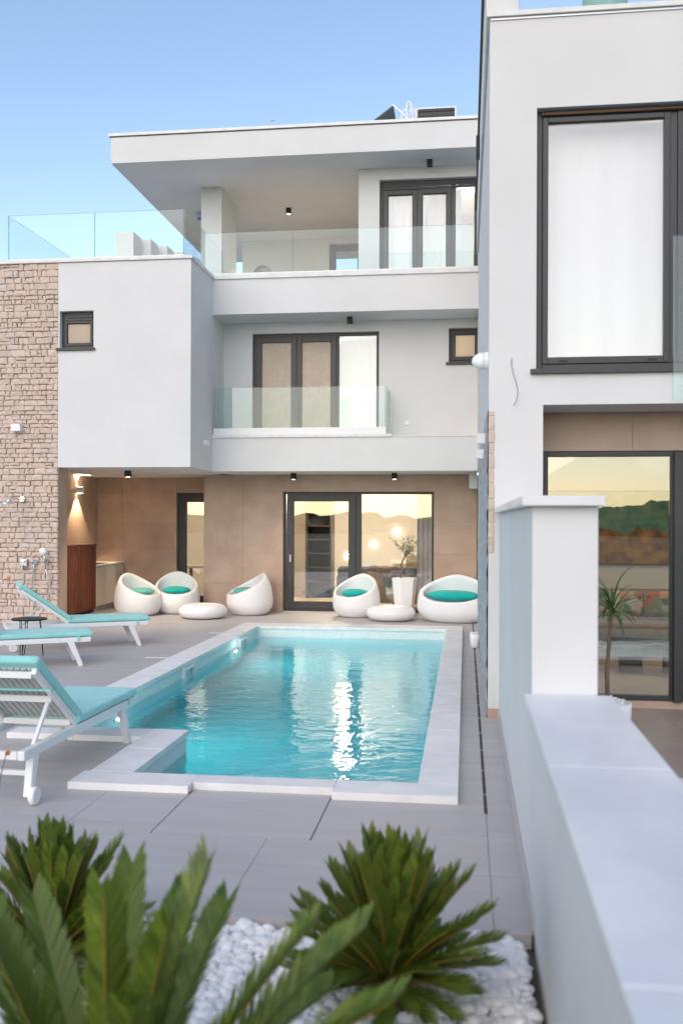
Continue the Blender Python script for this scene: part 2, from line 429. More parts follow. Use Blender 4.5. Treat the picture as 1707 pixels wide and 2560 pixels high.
for i, (y, lab) in enumerate(((13.57,'lit underwater lamp near the far skimmer of the pool'),(8.86,'lit underwater lamp in the pool wall by the nearest lounger'))):
    pl = thing('pool_lamp', lab, 'pool lamp', (-3.29, y, -.32), group='lamps under the water')
    add('rim', MB().lathe([(.03,0),(.085,0),(.085,.014),(.06,.016)], (-3.309,y,-.30), 20, ax='X'), M['steel'], pl)
    add('lens', MB().lathe([(.001,.017),(.058,.017),(.05,.024),(.001,.026)], (-3.309,y,-.30), 20, ax='X'), M['poolglow'], pl)
    li = bpy.data.lights.new('pool_lamp_light', 'AREA'); li.shape = 'DISK'; li.size = .11; li.energy = 15; li.color = (.95,1,.97)
    lo = bpy.data.objects.new('pool_lamp_light', li); C.objects.link(lo); lo.location = (-3.28,y,-.30); lo.rotation_euler = (0, -PI/2, 0)

# deck: slab, tiles, hatch, drain
DX0, DX1, DY0, DY1 = -12.0, .30, 4.15, 18.85
HATCH = (-1.742,-.83,5.18,6.03); DRAIN = (.115,.137,5.79,17.6)
STRIPS = [(-4.02,-3.625,11.70,11.80),(-3.94,-3.625,14.40,14.50)]
slab = MB()
for x0,x1,y0,y1 in rect_sub((DX0,DX1,DY0,DY1), [(-3.4,-.2,7.4,15.2),(-2.4,-.2,6.1,7.41)]): slab.box(x0,x1,y0,y1,-.07,-.012)
deck = structure('deck', slab, M['deckgrout'])
holes = [(-3.61,-.05,7.26,15.54),(-2.52,-.05,5.95,7.27)] + [HATCH, DRAIN] + STRIPS
xs = [.126 - 1.2*k for k in range(0, 11)]; xs = [.30] + xs
ys = [DY0] + [DY0+.03+.6*k for k in range(1, 25) if DY0+.03+.6*k < DY1-.1] + [DY1]
for i in range(len(xs)-1):
    for j in range(len(ys)-1):
        rs = rect_sub((xs[i+1]+.0015, xs[i]-.0015, ys[j]+.0015, ys[j+1]-.0015), holes)
        rs = [r for r in rs if r[1]-r[0] > .006 and r[3]-r[2] > .006]
        if not rs: continue
        m = MB(); dz = random.uniform(-.0006, .0006)
        for r in rs: m.box(*r, -.012, dz)
        add('tile', m, M['decktile'], deck)
for s_ in STRIPS: add('inlay_strip', MB().box(s_[0]+.002,s_[1],s_[2]+.002,s_[3]-.002,-.012,.001), M['coping'], deck)
hc = thing('hatch_cover', 'large grey tiled access hatch set in the deck before the pool', 'hatch', (-1.28,5.6,0))
add('lid', MB().box(HATCH[0]+.008,HATCH[1]-.008,HATCH[2]+.008,HATCH[3]-.008,-.011,.001), M['decktile'], hc)
m = MB()
for a, b in ((HATCH[0]+.001,HATCH[0]+.007),(HATCH[1]-.007,HATCH[1]-.001)): m.box(a,b,HATCH[2],HATCH[3],-.0115,-.003)
m.box(HATCH[0]+.007,HATCH[1]-.007,HATCH[2]+.001,HATCH[2]+.007,-.0115,-.003)
add('edge_frame', m, M['black'], hc)
dr = thing('drain_channel', 'narrow black slot drain running between the pool and the right wall', 'drain', (.126,10,0))
add('slot', MB().box(.1155,.1365,5.79,17.6,-.0115,-.006), M['black'], dr)
for k in range(20): add('bridge', MB().box(.116,.136,6.2+.6*k,6.215+.6*k,-.0058,-.001), M['steel'], dr)

# garden bed with pebbles
bed = MB().box(-3.6,.28,1.4,4.146,-.3,-.06); structure('garden_bed', bed, M['soil'])
structure('bed_edging', MB().box(-3.6,.28,4.118,4.1485,-.059,.004), M['decktile'])
ico = bmesh.new(); bmesh.ops.create_icosphere(ico, subdivisions=2, radius=1.0)
iv = [v.co.copy() for v in ico.verts]; iff = [tuple(v.index for v in f.verts) for f in ico.faces]; ico.free()
variants = []
for k in range(14):
    o = Vector((k*7.3, k*2.1, 0)); fl = random.uniform(.5,.8); el = random.uniform(1.0,1.5)
    variants.append([Vector((v.x*el, v.y, v.z*fl))*(1+.38*noise.noise(v*1.1+o)) for v in iv])
pb = MB()
def peb(x, y, z, s):
    vs = random.choice(variants); q = Matrix.Rotation(random.uniform(0,2*PI),3,'Z') @ Matrix.Rotation(random.gauss(0,.35),3,'X') @ Matrix.Rotation(random.gauss(0,.35),3,'Y')
    n = len(pb.v)
    for v in vs:
        t = q @ v; pb.v.append((x+t.x*s, y+t.y*s, z+t.z*s))
    pb.f += [(a+n,b+n,c+n) for a,b,c in iff]
cs = .039; yy = 2.35
for layer in range(2):
    yy = 2.4
    while yy < 4.10:
        xx = -2.5
        while xx < .255:
            s = random.choice((.014,.017,.02,.023,.027,.031,.034))*random.uniform(.9,1.12)
            x = min(.255, xx+random.uniform(-.012,.012)); y = min(4.095, yy+random.uniform(-.012,.012))
            mound = .02*noise.noise((x*2,y*2,0))
            peb(x, y, -.045+layer*.022+mound*.6+random.uniform(-.006,.006), s)
            xx += cs
        yy += cs
pb.m = [0]*len(pb.f)
peo = add('pebbles', pb, M['pebble'], smooth=True)
tag(peo, 'loose rounded white pebbles covering the planting bed', 'pebbles', kind='stuff')

# right-hand terrace (next house) with its own small pool
tr = MB()
for x0,x1,y0,y1 in rect_sub((.601,9,.5,9.32), [pool2]): tr.box(x0,x1,y0,y1,-.07,-.02)
terr = structure('terrace', tr, M['deckgrout'])
txs = [.601+1.2*k for k in range(8)]; tys = [.5]+[9.32-.6*k for k in range(14,-1,-1)]
for i in range(len(txs)-1):
    for j in range(len(tys)-1):
        rs = rect_sub((txs[i]+.0015,txs[i+1]-.0015,tys[j]+.0015,tys[j+1]-.0015), [cop2])
        if rs and tys[j+1]-tys[j] > .05:
            m = MB(); [m.box(*r,-.02,-.008) for r in rs]; add('tile', m, M['terrtile'], terr)
m = MB(); m.box(pool2[0]-.1,pool2[1]+.1,pool2[2]-.1,pool2[3]+.1,-1.5,-1.3)
m.box(pool2[0]-.1,pool2[0],pool2[2],pool2[3],-1.3,-.021); m.box(pool2[0],pool2[1],pool2[3],pool2[3]+.1,-1.3,-.021); m.box(pool2[1],pool2[1]+.1,pool2[2],pool2[3],-1.3,-.021); m.box(pool2[0],pool2[1],pool2[2]-.1,pool2[2],-1.3,-.021)
p2 = structure('small_pool', m, M['mosaic'])
coping_run(p2, cop2[0], pool2[0], cop2[2], cop2[3], 'y', .8); coping_run(p2, pool2[0]+.001, cop2[1], pool2[3], cop2[3], 'x', .8)
structure('small_pool_water', MB().box(pool2[0]-.01,pool2[1]+.01,pool2[2]-.01,pool2[3]+.01,-1.31,-.16), M['water'])

# ================================================================== VILLA
B, F, W, T, RB = 15.16, 16.49, 17.30, 17.90, 18.80
villa = thing('villa', 'three storey white villa with flat roof, balconies and rough stone wall behind the pool', 'villa', (-3.0, 18, 0))

# --- stone clad wall: core, joints, stones
sx0, sx1, sz0, sz1 = -9.6, -6.69, 0.0, 5.99
core = add('stone_wall', MB().box(sx0, sx1-.03, B+.045, 15.55, -.05, sz1), M['joint'], villa)
add('wall_return', MB().box(sx1-.03, sx1-.002, B+.07, 15.55, -.05, 2.60), M['walltile'], villa)
rows = []; z = sz0
while z < sz1-.03:
    h = random.choice((.065,.075,.085,.09,.1,.115)); h = min(h, sz1-z)
    if sz1-z-h < .05: h = sz1-z
    rows.append((z, z+h)); z += h
stones = []
for ri, (za, zb) in enumerate(rows):
    x = sx1; first = True
    while x > -8.25:
        wd = random.choice((.07,.085,.10,.115,.13,.15,.18,.22))*random.uniform(.9,1.1)
        if random.random() < .10 and zb-za > .1:   # two thin stones on top of each other
            zm = (za+zb)/2; stones.append((x-wd, x, za, zm)); stones.append((x-wd, x, zm, zb))
        else: stones.append((x-wd, x, za, zb))
        x -= wd
def stone_mb(mb, x0, x1, z0, z1, y, depth=.055, axis='y'):
    j = .0025; d = random.uniform(-.012, .012); n = len(mb.v)
    jit = lambda s: random.uniform(-s, s)
    cx, cz = (x0+x1)/2, (z0+z1)/2; inset = min(.016, (x1-x0)*.14, (z1-z0)*.17)
    out = [(x0+j,z0+j),(cx+jit(.02),z0+j+jit(.003)),(x1-j,z0+j),(x1-j+jit(.003),cz),(x1-j,z1-j),(cx+jit(.02),z1-j+jit(.003)),(x0+j,z1-j),(x0+j+jit(.003),cz)]
    out = [(a+jit(.006), b+jit(.006)) for a, b in out]
    pts = [(a,b,y+depth) for a,b in out] + [(a,b,y+.012+d+jit(.004)) for a,b in out]
    for a,b in out:
        dx, dz = cx-a, cz-b; L_ = math.hypot(dx,dz) or 1
        pts.append((a+dx/L_*inset*1.2, b+dz/L_*inset, y+d+jit(.005)))
    pts.append((cx, cz, y+d-random.uniform(0,.006)))
    if axis == 'y': mb.v += [(p[0],p[2],p[1]) for p in pts]
    else: mb.v += [(p[2],p[0],p[1]) for p in pts]
    for r in (0,8):
        for i in range(8): mb.f.append((n+r+i, n+r+(i+1)%8, n+r+8+(i+1)%8, n+r+8+i)); mb.m.append(0)
    for i in range(8): mb.f.append((n+16+i, n+16+(i+1)%8, n+24)); mb.m.append(0)
vis = [s for s in stones if s[1] > -7.85]
vis.sort(key=lambda s: -(min(s[1],-6.69)-max(s[0],-7.8))*(s[3]-s[2]))
single = set(vis[:300]); rest = MB()
for s in stones:
    if s in single:
        m = MB(); stone_mb(m, *s, B); add('stone', m, M['stone'], core)
    else: stone_mb(rest, *s, B)
for (za, zb) in rows:                            # beyond the frame
    x = -8.25
    while x > sx0:
        stone_mb(rest, x-.28, x, za, zb, B); x -= .28
tag(add('stone_infill', rest, M['stone'], core), kind='stuff')

def wall_with_openings(name, x0, x1, z0, z1, y0, y1, holes, mat, parent):
    m = MB()
    for a,b,c,d in rect_sub((x0,x1,z0,z1), holes): m.box(a,b,y0,y1,c,d)
    return add(name, m, mat, parent)

# --- white cantilevered block
BW = (-6.665,-6.082,4.577,5.189)
blk = wall_with_openings('block_wall', sx1, -4.435, 2.605, 5.985, B, B+.25, [BW], M['stucco'], villa)
m = MB(); m.box(-4.66,-4.435,B+.25,17.6,2.605,5.985); add('block_side_wall', m, M['stucco'], villa)
m = MB(); m.box(-9.6,-4.662,B+.25,RB,2.602,2.8); m.box(-9.6,-4.662,B+.25,22,5.6,5.98); add('block_slab', m, M['stucco'], villa)
m = MB(); m.box(-9.6,-9.4,15.551,22,0,5.59); m.box(-9.6,-4.662,20,20.2,2.8,5.6); add('rear_wall', m, M['stucco'], villa)
# --- terrace coping and glass
m = MB(); m.box(-9.6,-4.40,B-.035,B+.30,5.992,6.045); cop_a = add('terrace_coping', m, M['trim'], villa, bevel=.006)
m = MB(); m.box(-4.70,-4.40,B+.301,F-.04,5.988,6.044); add('terrace_coping', m, M['trim'], villa, bevel=.006)
m = MB(); m.box(-4.70,.2,F-.035,F+.25,5.975,6.058); add('balcony_coping', m, M['trim'], villa, bevel=.006)
def panel(name, x0,x1,y0,y1,z0,z1, parent, thin):
    """glass panel; the narrow faces show the green edge"""
    m = MB().box(x0,x1,y0,y1,z0,z1)
    mi = [1]*6
    for i in ((2,4) if thin == 'y' else (3,5)): mi[i] = 0
    m.m = mi
    return add(name, m, [M['railglass'], M['railedge']], parent)
rail = add('glass_railing', MB().box(-7.65,-4.58,B+.12,B+.18,6.046,6.10), M['white_metal'], villa)
panel('glass_panel', -7.642,-6.131,B+.141,B+.159,6.09,6.848, rail, 'y'); panel('glass_panel', -6.125,-4.612,B+.141,B+.159,6.09,6.848, rail, 'y')
panel('glass_panel', -7.645,-7.627,B+.165,18.2,6.05,6.848, rail, 'x'); panel('glass_panel', -7.645,-7.627,18.21,21.3,6.05,6.848, rail, 'x')
panel('glass_panel', -4.615,-4.597,B+.165,F+.085,6.05,6.846, rail, 'x')
r3 = add('glass_railing', MB().box(-4.6,.19,F+.07,F+.13,6.059,6.10), M['white_metal'], villa)
panel('glass_panel', -4.61,-3.018,F+.092,F+.11,6.08,6.826, r3, 'y'); panel('glass_panel', -3.012,-1.4,F+.092,F+.11,6.08,6.826, r3, 'y'); panel('glass_panel', -1.394,.19,F+.092,F+.11,6.08,6.826, r3, 'y')
# --- upper balcony slab, third floor
m = MB(); m.box(-4.434,.2,F,F+.16,5.36,5.974); add('balcony_face', m, M['stucco'], villa)
m = MB(); m.box(-4.434,.2,F+.161,22,5.361,5.85); add('upper_floor_slab', m, M['stucco'], villa)
m = MB(); m.box(-6.30,1.0,F,23.2,8.11,8.585); roof = add('roof', m, M['stucco'], villa)
add('roof_trim', MB().box(-6.345,1.0,F-.03,23.25,8.586,8.635), M['trim'], roof)
add('trim_shade_strip', MB().box(-6.32,1.0,F-.012,F,8.572,8.5855), M['dark'], roof)  # solid dark strip standing in for the shadow line under the trim
m = MB(); m.box(-5.04,-4.64,17.9,19.1,5.86,8.11); add('pillar', m, M['stucco'], villa)
D3 = (-1.564,.20,5.86,7.90)
wall_with_openings('upper_wall', -1.943, 1.0, 5.851, 8.11, W, W+.25, [D3], M['stucco'], villa)
m = MB(); m.box(-1.943,-1.70,W+.25,21.5,5.851,8.11); add('upper_side_wall', m, M['stucco'], villa)
D3b = (-3.08,-2.3,5.86,8.0)
wall_with_openings('rear_upper_wall', -5.08, -1.7, 5.851, 8.11, 21.5, 21.7, [D3b], M['stucco'], villa)
# --- second floor
D2 = (-3.898,-1.562,3.02,5.168); W2 = (-.311,.267,4.58,5.197)
wall_with_openings('middle_wall', -4.434, .3, 3.0, 5.36, W, W+.25, [D2, W2], M['stucco'], villa)
m = MB(); m.box(-4.434,.2,F,F+.16,2.60,3.185); add('balcony_face', m, M['stucco'], villa)
m = MB(); m.box(-4.434,.2,F+.161,22,2.603,3.0); add('middle_floor_slab', m, M['stucco'], villa)
add('balcony_coping', MB().box(-4.433,-1.265,F-.03,F+.22,3.186,3.24), M['trim'], villa, bevel=.006)
add('balcony_coping', MB().box(-1.264,.2,F-.012,F+.8,3.1855,3.205), M['trim'], villa)
r2 = add('glass_railing', MB().box(-4.42,-1.37,F+.03,F+.11,3.241,3.36), M['white_metal'], villa)
panel('glass_panel', -4.405,-2.895,F+.062,F+.08,3.35,4.076, r2, 'y'); panel('glass_panel', -2.889,-1.39,F+.062,F+.08,3.35,4.076, r2, 'y')
panel('glass_panel', -1.388,-1.370,F+.086,W-.002,3.25,4.076, r2, 'x')
add('downstand', MB().box(.06,.2,17.2,T-.005,2.32,2.602), M['stucco'], villa)
# --- ground floor tiled wall
D1 = (-3.43,-.585,0.02,2.283)
def tiled(name, x0,x1,z0,z1,y, holes, xl, zl, parent):
    m = MB()
    for a,b,c,d in rect_sub((x0,x1,z0,z1), holes): m.box(a,b,y+.012,y+.25,c,d)
    base = add(name, m, M['grout'], parent)
    X_ = [x0]+[v for v in xl if x0+.02 < v < x1-.02]+[x1]; Z_ = [z0]+[v for v in zl if z0+.02 < v < z1-.02]+[z1]
    for i in range(len(X_)-1):
        for j in range(len(Z_)-1):
            rs = [r for r in rect_sub((X_[i]+.0022,X_[i+1]-.0022,Z_[j]+.0022,Z_[j+1]-.0022), holes) if r[1]-r[0] > .006 and r[3]-r[2] > .006]
            if rs:
                k = MB(); dy = random.uniform(-.0008,.0008)
                for r in rs: k.box(r[0],r[1],y+dy,y+.012,r[2],r[3])
                add('tile', k, M['walltile'], base)
    return base
zl = [.545,1.116,1.687,2.259]
tiled('tiled_wall', -4.97,.2,0,2.602,T,[D1],[-4.209,-3.428,-2.482,-1.523,-.585],zl,villa)
DR = (-5.784,-4.6,0.02,2.288)
tiled('recess_wall', -7.46,-4.6,0,2.602,RB,[DR],[-6.92,-5.784,-5.0],zl,villa)
m = MB(); m.box(-4.97,-4.72,T+.251,RB-.001,0,2.602); add('recess_jamb', m, M['walltile'], villa)
# recess left wall, facing the pool side
m = MB(); m.box(-7.66,-7.46,15.551,RB+.2,0,2.601); rl = add('recess_side_wall', m, M['grout'], villa)
yl = [15.56,16.6,17.7,18.8]
for i in range(3):
    for a,b in ((0,.545),(.545,1.116),(1.116,1.687),(1.687,2.259),(2.259,2.6)):
        add('tile', MB().box(-7.4595,-7.448,yl[i]+.0012,yl[i+1]-.0012,a+.001,b-.001), M['walltile'], rl)

# --- windows and doors (frame is the part, its sashes and panes are sub-parts)
def ring(m, x0,x1,z0,z1,y0,y1,t, tb=None):
    tb = t if tb is None else tb
    m.box(x0,x0+t,y0,y1,z0,z1); m.box(x1-t,x1,y0,y1,z0,z1); m.box(x0+t,x1-t,y0,y1,z1-t,z1); m.box(x0+t,x1-t,y0,y1,z0,z0+tb)
def window(name, parent, x0,x1,z0,z1,y, bays, t=.055, shutter=0.0, sill=None, pane='glass', reveal=.10, handle=None):
    """bays: list of (x0,x1,sash thickness); y = wall face"""
    yf = y+reveal
    m = MB(); ring(m, x0,x1,z0,z1,yf,yf+.08,t)
    for i in range(len(bays)-1):
        c = (bays[i][1]+bays[i+1][0])/2; wd = max(.03, bays[i+1][0]-bays[i][1])
        m.box(c-wd/2,c+wd/2,yf+.001,yf+.079,z0+t,z1-t)
    fr = add(name, m, M['dark'], parent, bevel=.004)
    ztop = z1-t
    for (a,b,stk) in bays:
        zt = ztop-(shutter if b-a > 0 else 0)
        if stk:
            s = MB(); ring(s, a,b,z0+t,zt,yf-.018,yf+.05,stk); add('sash', s, M['dark'], fr, bevel=.005)
        k = stk or 0.004
        add('pane', MB().box(a+k,b-k,yf+.015,yf+.031,z0+t+k,zt-k), M[pane], fr)
        if stk: add('gasket', (lambda q: (ring(q,a+k-.001,b-k+.001,z0+t+k-.001,zt-k+.001,yf+.002,yf+.0145,.009), q)[1])(MB()), M['rubber'], fr)
    if shutter:
        n = max(2, int(shutter/.045)); hs = shutter/n
        for i in range(n):
            add('shutter_slat', MB().bar((x0+t,yf-.01,ztop-hs*(i+.5)),(bays[-1][1],yf-.01,ztop-hs*(i+.5)),.02,hs*.86), M['darkslat'], fr, bevel=.004)
    if sill:
        add('sill', MB().box(x0-.05,x1+.03,y-.045,yf,z0-.045,z0-.003), M['dark'], fr, bevel=.003)
    if handle: add('handle', MB().box(handle[0]-.012,handle[0]+.012,yf-.05,yf-.018,handle[1]-.07,handle[1]+.07), M['white_metal'], fr, bevel=.006)
    return fr
window('window', villa, *BW, B, [(BW[0]+.05,BW[1]-.05,.04)], t=.05, shutter=.10, sill=1, pane='frosted')
window('window', villa, *W2, W, [(W2[0]+.05,W2[1]-.05,.06)], t=.05, sill=1, pane='frosted')
window('balcony_door', villa, *D2, W, [(-3.84,-3.09,.10),(-3.085,-2.35,.10),(-2.30,-1.617,0)], t=.055)
window('balcony_door', villa, D3[0],1.0,D3[2],D3[3], W, [(-1.50,-.885,.085),(-.88,-.28,.085),(-.20,.135,0),(.2,.95,0)], t=.06, shutter=.11)
window('terrace_door', villa, D3b[0],D3b[1],D3b[2],D3b[3],21.5,[(-3.02,-2.36,.08)], t=.06)
fd = window('sliding_door', villa, *D1, T, [(-3.37,-2.055,.13),(-1.945,-.63,0)], t=.045, handle=(-3.30,1.02))
window('kitchen_door', villa, *DR, RB, [(-5.714,-4.66,.11)], t=.07)
add('threshold', MB().box(D1[0],D1[1],T-.02,T+.098,.0,.018), M['steel'], villa)
def curtain(name, x0,x1,z0,z1,y,amp,wl,mat,parent, seed=0):
    def fn(u, v):
        x = x0+(x1-x0)*u
        return (x, y+amp*math.sin(x/wl*2*PI+seed+1.3*math.sin(x*1.7))*(.55+.45*v), z1+(z0-z1)*v)
    o = add(name, MB().grid(fn, max(12,int((x1-x0)/wl*10)), 6), mat, parent, smooth=True); return o

# --- interiors of the villa
m = MB()
m.box(-7.0,.19,23.5,23.6,.002,2.6); m.box(-7.05,-6.95,RB+.26,23.5,.002,2.6); m.box(.192,.25,T+.26,23.5,.002,2.6)
rm = add('living_room_wall', m, M['inwall'], villa)
add('living_room_floor', MB().prism([(-6.95,RB+.12),(-4.72,RB+.12),(-4.72,T+.11),(.19,T+.11),(.19,23.5),(-6.95,23.5)],-.06,.004), M['infloor'], villa)
add('living_room_ceiling', MB().prism([(-6.95,RB+.26),(-4.71,RB+.26),(-4.71,T+.26),(.19,T+.26),(.19,23.5),(-6.95,23.5)],2.585,2.601), M['ceil'], villa)
m = MB(); m.box(-4.4,.19,20.4,20.5,3.0,5.355); m.box(-.62,-.55,W+.26,20.4,3.0,5.355); add('bedroom_wall', m, M['inwall'], villa)
m = MB(); m.box(-1.69,1.0,20.9,21,5.852,8.1); m.box(.95,1.0,W+.26,20.9,5.852,8.1); add('upper_room_wall', m, M['inwall'], villa)
m = MB(); m.box(-6.68,-4.67,17.2,17.25,2.81,5.59); add('bathroom_wall', m, M['inwall'], villa)

def ceiling_lamp(loc, r, label, power, soft=.25, col=(1,.82,.64), mat='ceilglow'):
    t = thing('ceiling_lamp', label, 'ceiling lamp', loc)
    add('body', MB().lathe([(.02,0),(r,0),(r,-.03),(r*.98,-.035)], loc, 28), M['white_metal'], t, smooth=False)
    add('diffuser', MB().lathe([(.001,-.06),(r*.8,-.058),(r*.96,-.036)], loc, 28), M[mat], t)
    li = bpy.data.lights.new('ceiling_lamp_light', 'POINT'); li.energy = power; li.color = col; li.shadow_soft_size = soft
    lo = bpy.data.objects.new('ceiling_lamp_light', li); C.objects.link(lo); lo.location = (loc[0],loc[1],loc[2]-.22)
    return t
ceiling_lamp((-2.4,20.2,2.585), .22, 'round ceiling lamp glowing in the ground floor living room', 240)
ceiling_lamp((-5.6,21.0,2.585), .18, 'round ceiling lamp glowing in the dining corner behind the kitchen door', 25)
ceiling_lamp((-2.6,18.9,5.34), .2, 'round ceiling lamp in the middle floor bedroom behind the blinds', 8)
ceiling_lamp((-.1,18.6,5.34), .15, 'small ceiling lamp behind the middle floor frosted window', 14)
ceiling_lamp((.0,18.5,8.1), .22, 'bright round ceiling lamp behind the top floor balcony door', 14)
ceiling_lamp((-5.9,16.4,5.58), .18, 'small ceiling lamp behind the frosted window beside the stone wall', 14)
# blinds and curtains behind the glass
for x0, x1 in ((-3.738,-3.192),(-2.983,-2.452)):
    k = tag(curtain('pleated_blind', x0, x1, 3.178, 5.008, W+.104, .006, .03, M['curtain'], None), 'beige pleated screen in the %s leaf of the middle balcony door' % ('left' if x0 < -3.5 else 'middle'), 'blind', 'beige pleated blinds')
tag(curtain('curtain', -2.33,-1.58,3.05,5.1,W+.45,.03,.16,M['sheer'],None), 'white curtain behind the right pane of the middle balcony door', 'curtain')
tag(curtain('curtain', -1.5,-.75,5.9,7.85,W+.35,.035,.13,M['sheer'],None), 'white curtain behind the left leaf of the top balcony door', 'curtain')
tag(curtain('curtain', -.72,-.1,5.9,7.85,W+.5,.035,.15,M['sheer'],None,2), 'white curtain behind the middle leaf of the top balcony door', 'curtain')
tag(curtain('curtain', -.92,-.62,.02,2.55,T+.5,.04,.09,M['sheer'],None,1), 'cream curtain gathered at the right end of the sliding door', 'curtain')

# living room furniture
bc = thing('bookcase', 'tall dark shelving unit behind the sliding door', 'bookcase', (-3.25,21.6,0))
m = MB(); m.box(-3.55,-3.51,21.2,21.7,.005,2.3); m.box(-3.0,-2.96,21.2,21.7,.005,2.3); m.box(-3.51,-3.0,21.66,21.7,.005,2.3); add('carcass', m, M['darkwood'], bc)
for k in range(8): add('shelf', MB().box(-3.509,-3.001,21.2,21.659,.05+.31*k,.08+.31*k), M['darkwood'], bc)
def slights():
    st = thing('staircase', 'white floating staircase climbing the living room wall', 'staircase', (-1.5,23,0))
    for k in range(10):
        x = -2.55+.27*k; z = .18+.185*k
        add('tread', MB().box(x,x+.36,22.5,23.49,z,z+.07), M['white_metal'], st, bevel=.004)
        add('riser_box', MB().box(x+.02,x+.34,22.9,23.49,max(.006,z-.18),z-.001), M['inwall'], st)
    for k,(x,z) in enumerate(((-2.88,.86),(-2.24,1.16),(-1.67,1.48))):
        sl = add('step_light', MB().box(x-.05,x+.05,23.47,23.499,z-.05,z+.05), M['steplight'], st)
        add('step_light_cap', MB().box(x-.028,x+.028,23.455,23.4695,z-.028,z+.028), M['steel'], sl)
slights()
def sofa(name, label, cx, cy, w_, mat, rz=0.0, h=.75, group=None):
    t = thing(name, label, 'sofa' if w_ > 1.2 else 'armchair', (cx,cy,.005), rz, group)
    add('seat', MB().box(-w_/2+.14,w_/2-.14,-.42,.30,.16,.42), mat, t, True, bevel=.05, seg=3)
    add('backrest', MB().box(-w_/2+.05,w_/2-.05,.20,.45,.16,h), mat, t, True, bevel=.07, seg=3)
    for s in (-1,1):
        x = s*(w_/2-.08); add('armrest', MB().box(x-.08,x+.08,-.43,.36,.10,.56), mat, t, True, bevel=.05, seg=3)
        for yy_ in (-.36,.36): add('leg', MB().box(x-.02,x+.02,yy_-.02,yy_+.02,0,.11), M['darkwood'], t, True)
    return t
sofa('sofa', 'dark grey sofa inside the living room behind the sliding door', -1.75, 20.6, 1.9, surf('charcoal_sofa',(.03,.035,.05),None,.9), rz=PI*.92)
sofa('lounge_chair', 'brown lounge chair inside the glass behind the olive planter', -1.35, 18.9, .85, surf('brown_chair',(.16,.09,.06),None,.8), rz=PI*.75, h=.85)
def rug_mat():
    m, nt, N, L, out = newmat('striped_rug'); p = N.new('ShaderNodeBsdfPrincipled'); L.new(p.outputs[0], out.inputs[0]); p.inputs['Roughness'].default_value = .95
    wv = N.new('ShaderNodeTexWave'); wv.inputs['Scale'].default_value = 1.6; wv.bands_direction = 'DIAGONAL'; wv.inputs['Distortion'].default_value = 1.0; L.new(coords(nt), wv.inputs['Vector'])
    L.new(ramp(nt, wv.outputs['Fac'], [(.3,(.04,.03,.03)),(.45,(.5,.2,.05)),(.6,(.6,.45,.3))]), p.inputs['Base Color']); return m
tag(add('rug', MB().box(-2.3,-.9,18.3,19.6,.0045,.016), rug_mat()), 'striped orange and black rug on the living room floor', 'rug')
dt = thing('dining_table', 'pale dining table seen through the kitchen door', 'table', (-5.3,20.2,.005))
add('tabletop', MB().box(-6.1,-4.6,19.8,20.7,.72,.76), M['infloor'], dt)
for x in (-6.0,-4.7):
    for y in (19.9,20.6): add('leg', MB().box(x-.03,x+.03,y-.03,y+.03,.005,.72), M['darkwood'], dt)

# --- outdoor kitchen in the recess
wc = thing('slatted_cabinet', 'tall red brown slatted wooden cabinet in the recess beside the stone wall', 'cabinet', (-7.1,16.7,0))
add('carcass', MB().box(-7.447,-6.91,16.0,17.33,.06,1.255), M['darkwood'], wc)
n = 18; d = 1.33/n
for i in range(n): add('slat', MB().box(-6.909,-6.885,16.0+i*d+.004,16.0+(i+1)*d-.004,.07,1.262), M['wood'], wc, bevel=.003)
add('cap_board', MB().box(-7.447,-6.875,15.99,17.335,1.263,1.285), M['wood'], wc)
add('foot', MB().box(-7.3,-6.95,16.1,17.2,.001,.059), M['black'], wc)
kc = thing('kitchen_counter', 'cream outdoor kitchen counter at the back of the recess', 'counter', (-7.1,18,0))
add('carcass', MB().box(-7.447,-6.905,17.34,RB-.005,.1,.855), M['pearl'], kc)
add('plinth', MB().box(-7.447,-6.94,17.34,RB-.005,.001,.099), M['steel'], kc)
for i in range(3): add('door', MB().box(-6.904,-6.885,17.345+i*.482,17.822+i*.482,.11,.84), M['pearl'], kc, bevel=.003)
for i in range(3): add('handle_strip', MB().box(-6.884,-6.878,17.36+i*.482,17.80+i*.482,.842,.853), M['steel'], kc)
add('worktop', MB().box(-7.447,-6.87,17.338,RB-.003,.856,.89), M['trim'], kc)
add('hob', MB().box(-7.35,-6.93,17.45,18.05,.8905,.899), M['black'], kc)
LX, LY, LZ = -7.46, 17.74, 2.31
wlmp = thing('wall_lamp', 'white up and down wall lamp glowing in the recess', 'wall lamp', (LX,LY,LZ))
add('body', MB().box(LX+.012,LX+.15,LY-.05,LY+.05,LZ-.06,LZ+.06), M['white_metal'], wlmp, bevel=.004)
for zz in (LZ-.0615,LZ+.0615): add('lens', MB().box(LX+.03,LX+.13,LY-.035,LY+.035,zz-.001,zz+.001), M['lampglow'], wlmp)
for up in (0,1):
    li = bpy.data.lights.new('wall_lamp_light','SPOT'); li.energy = 85 if not up else 45; li.color = (1,.72,.42); li.spot_size = R(84); li.spot_blend = .3; li.shadow_soft_size = .01
    lo = bpy.data.objects.new('wall_lamp_light', li); C.objects.link(lo); lo.location = (LX+.10,LY,LZ+(.07 if up else -.07)); lo.rotation_euler = (PI if up else 0, 0, 0)
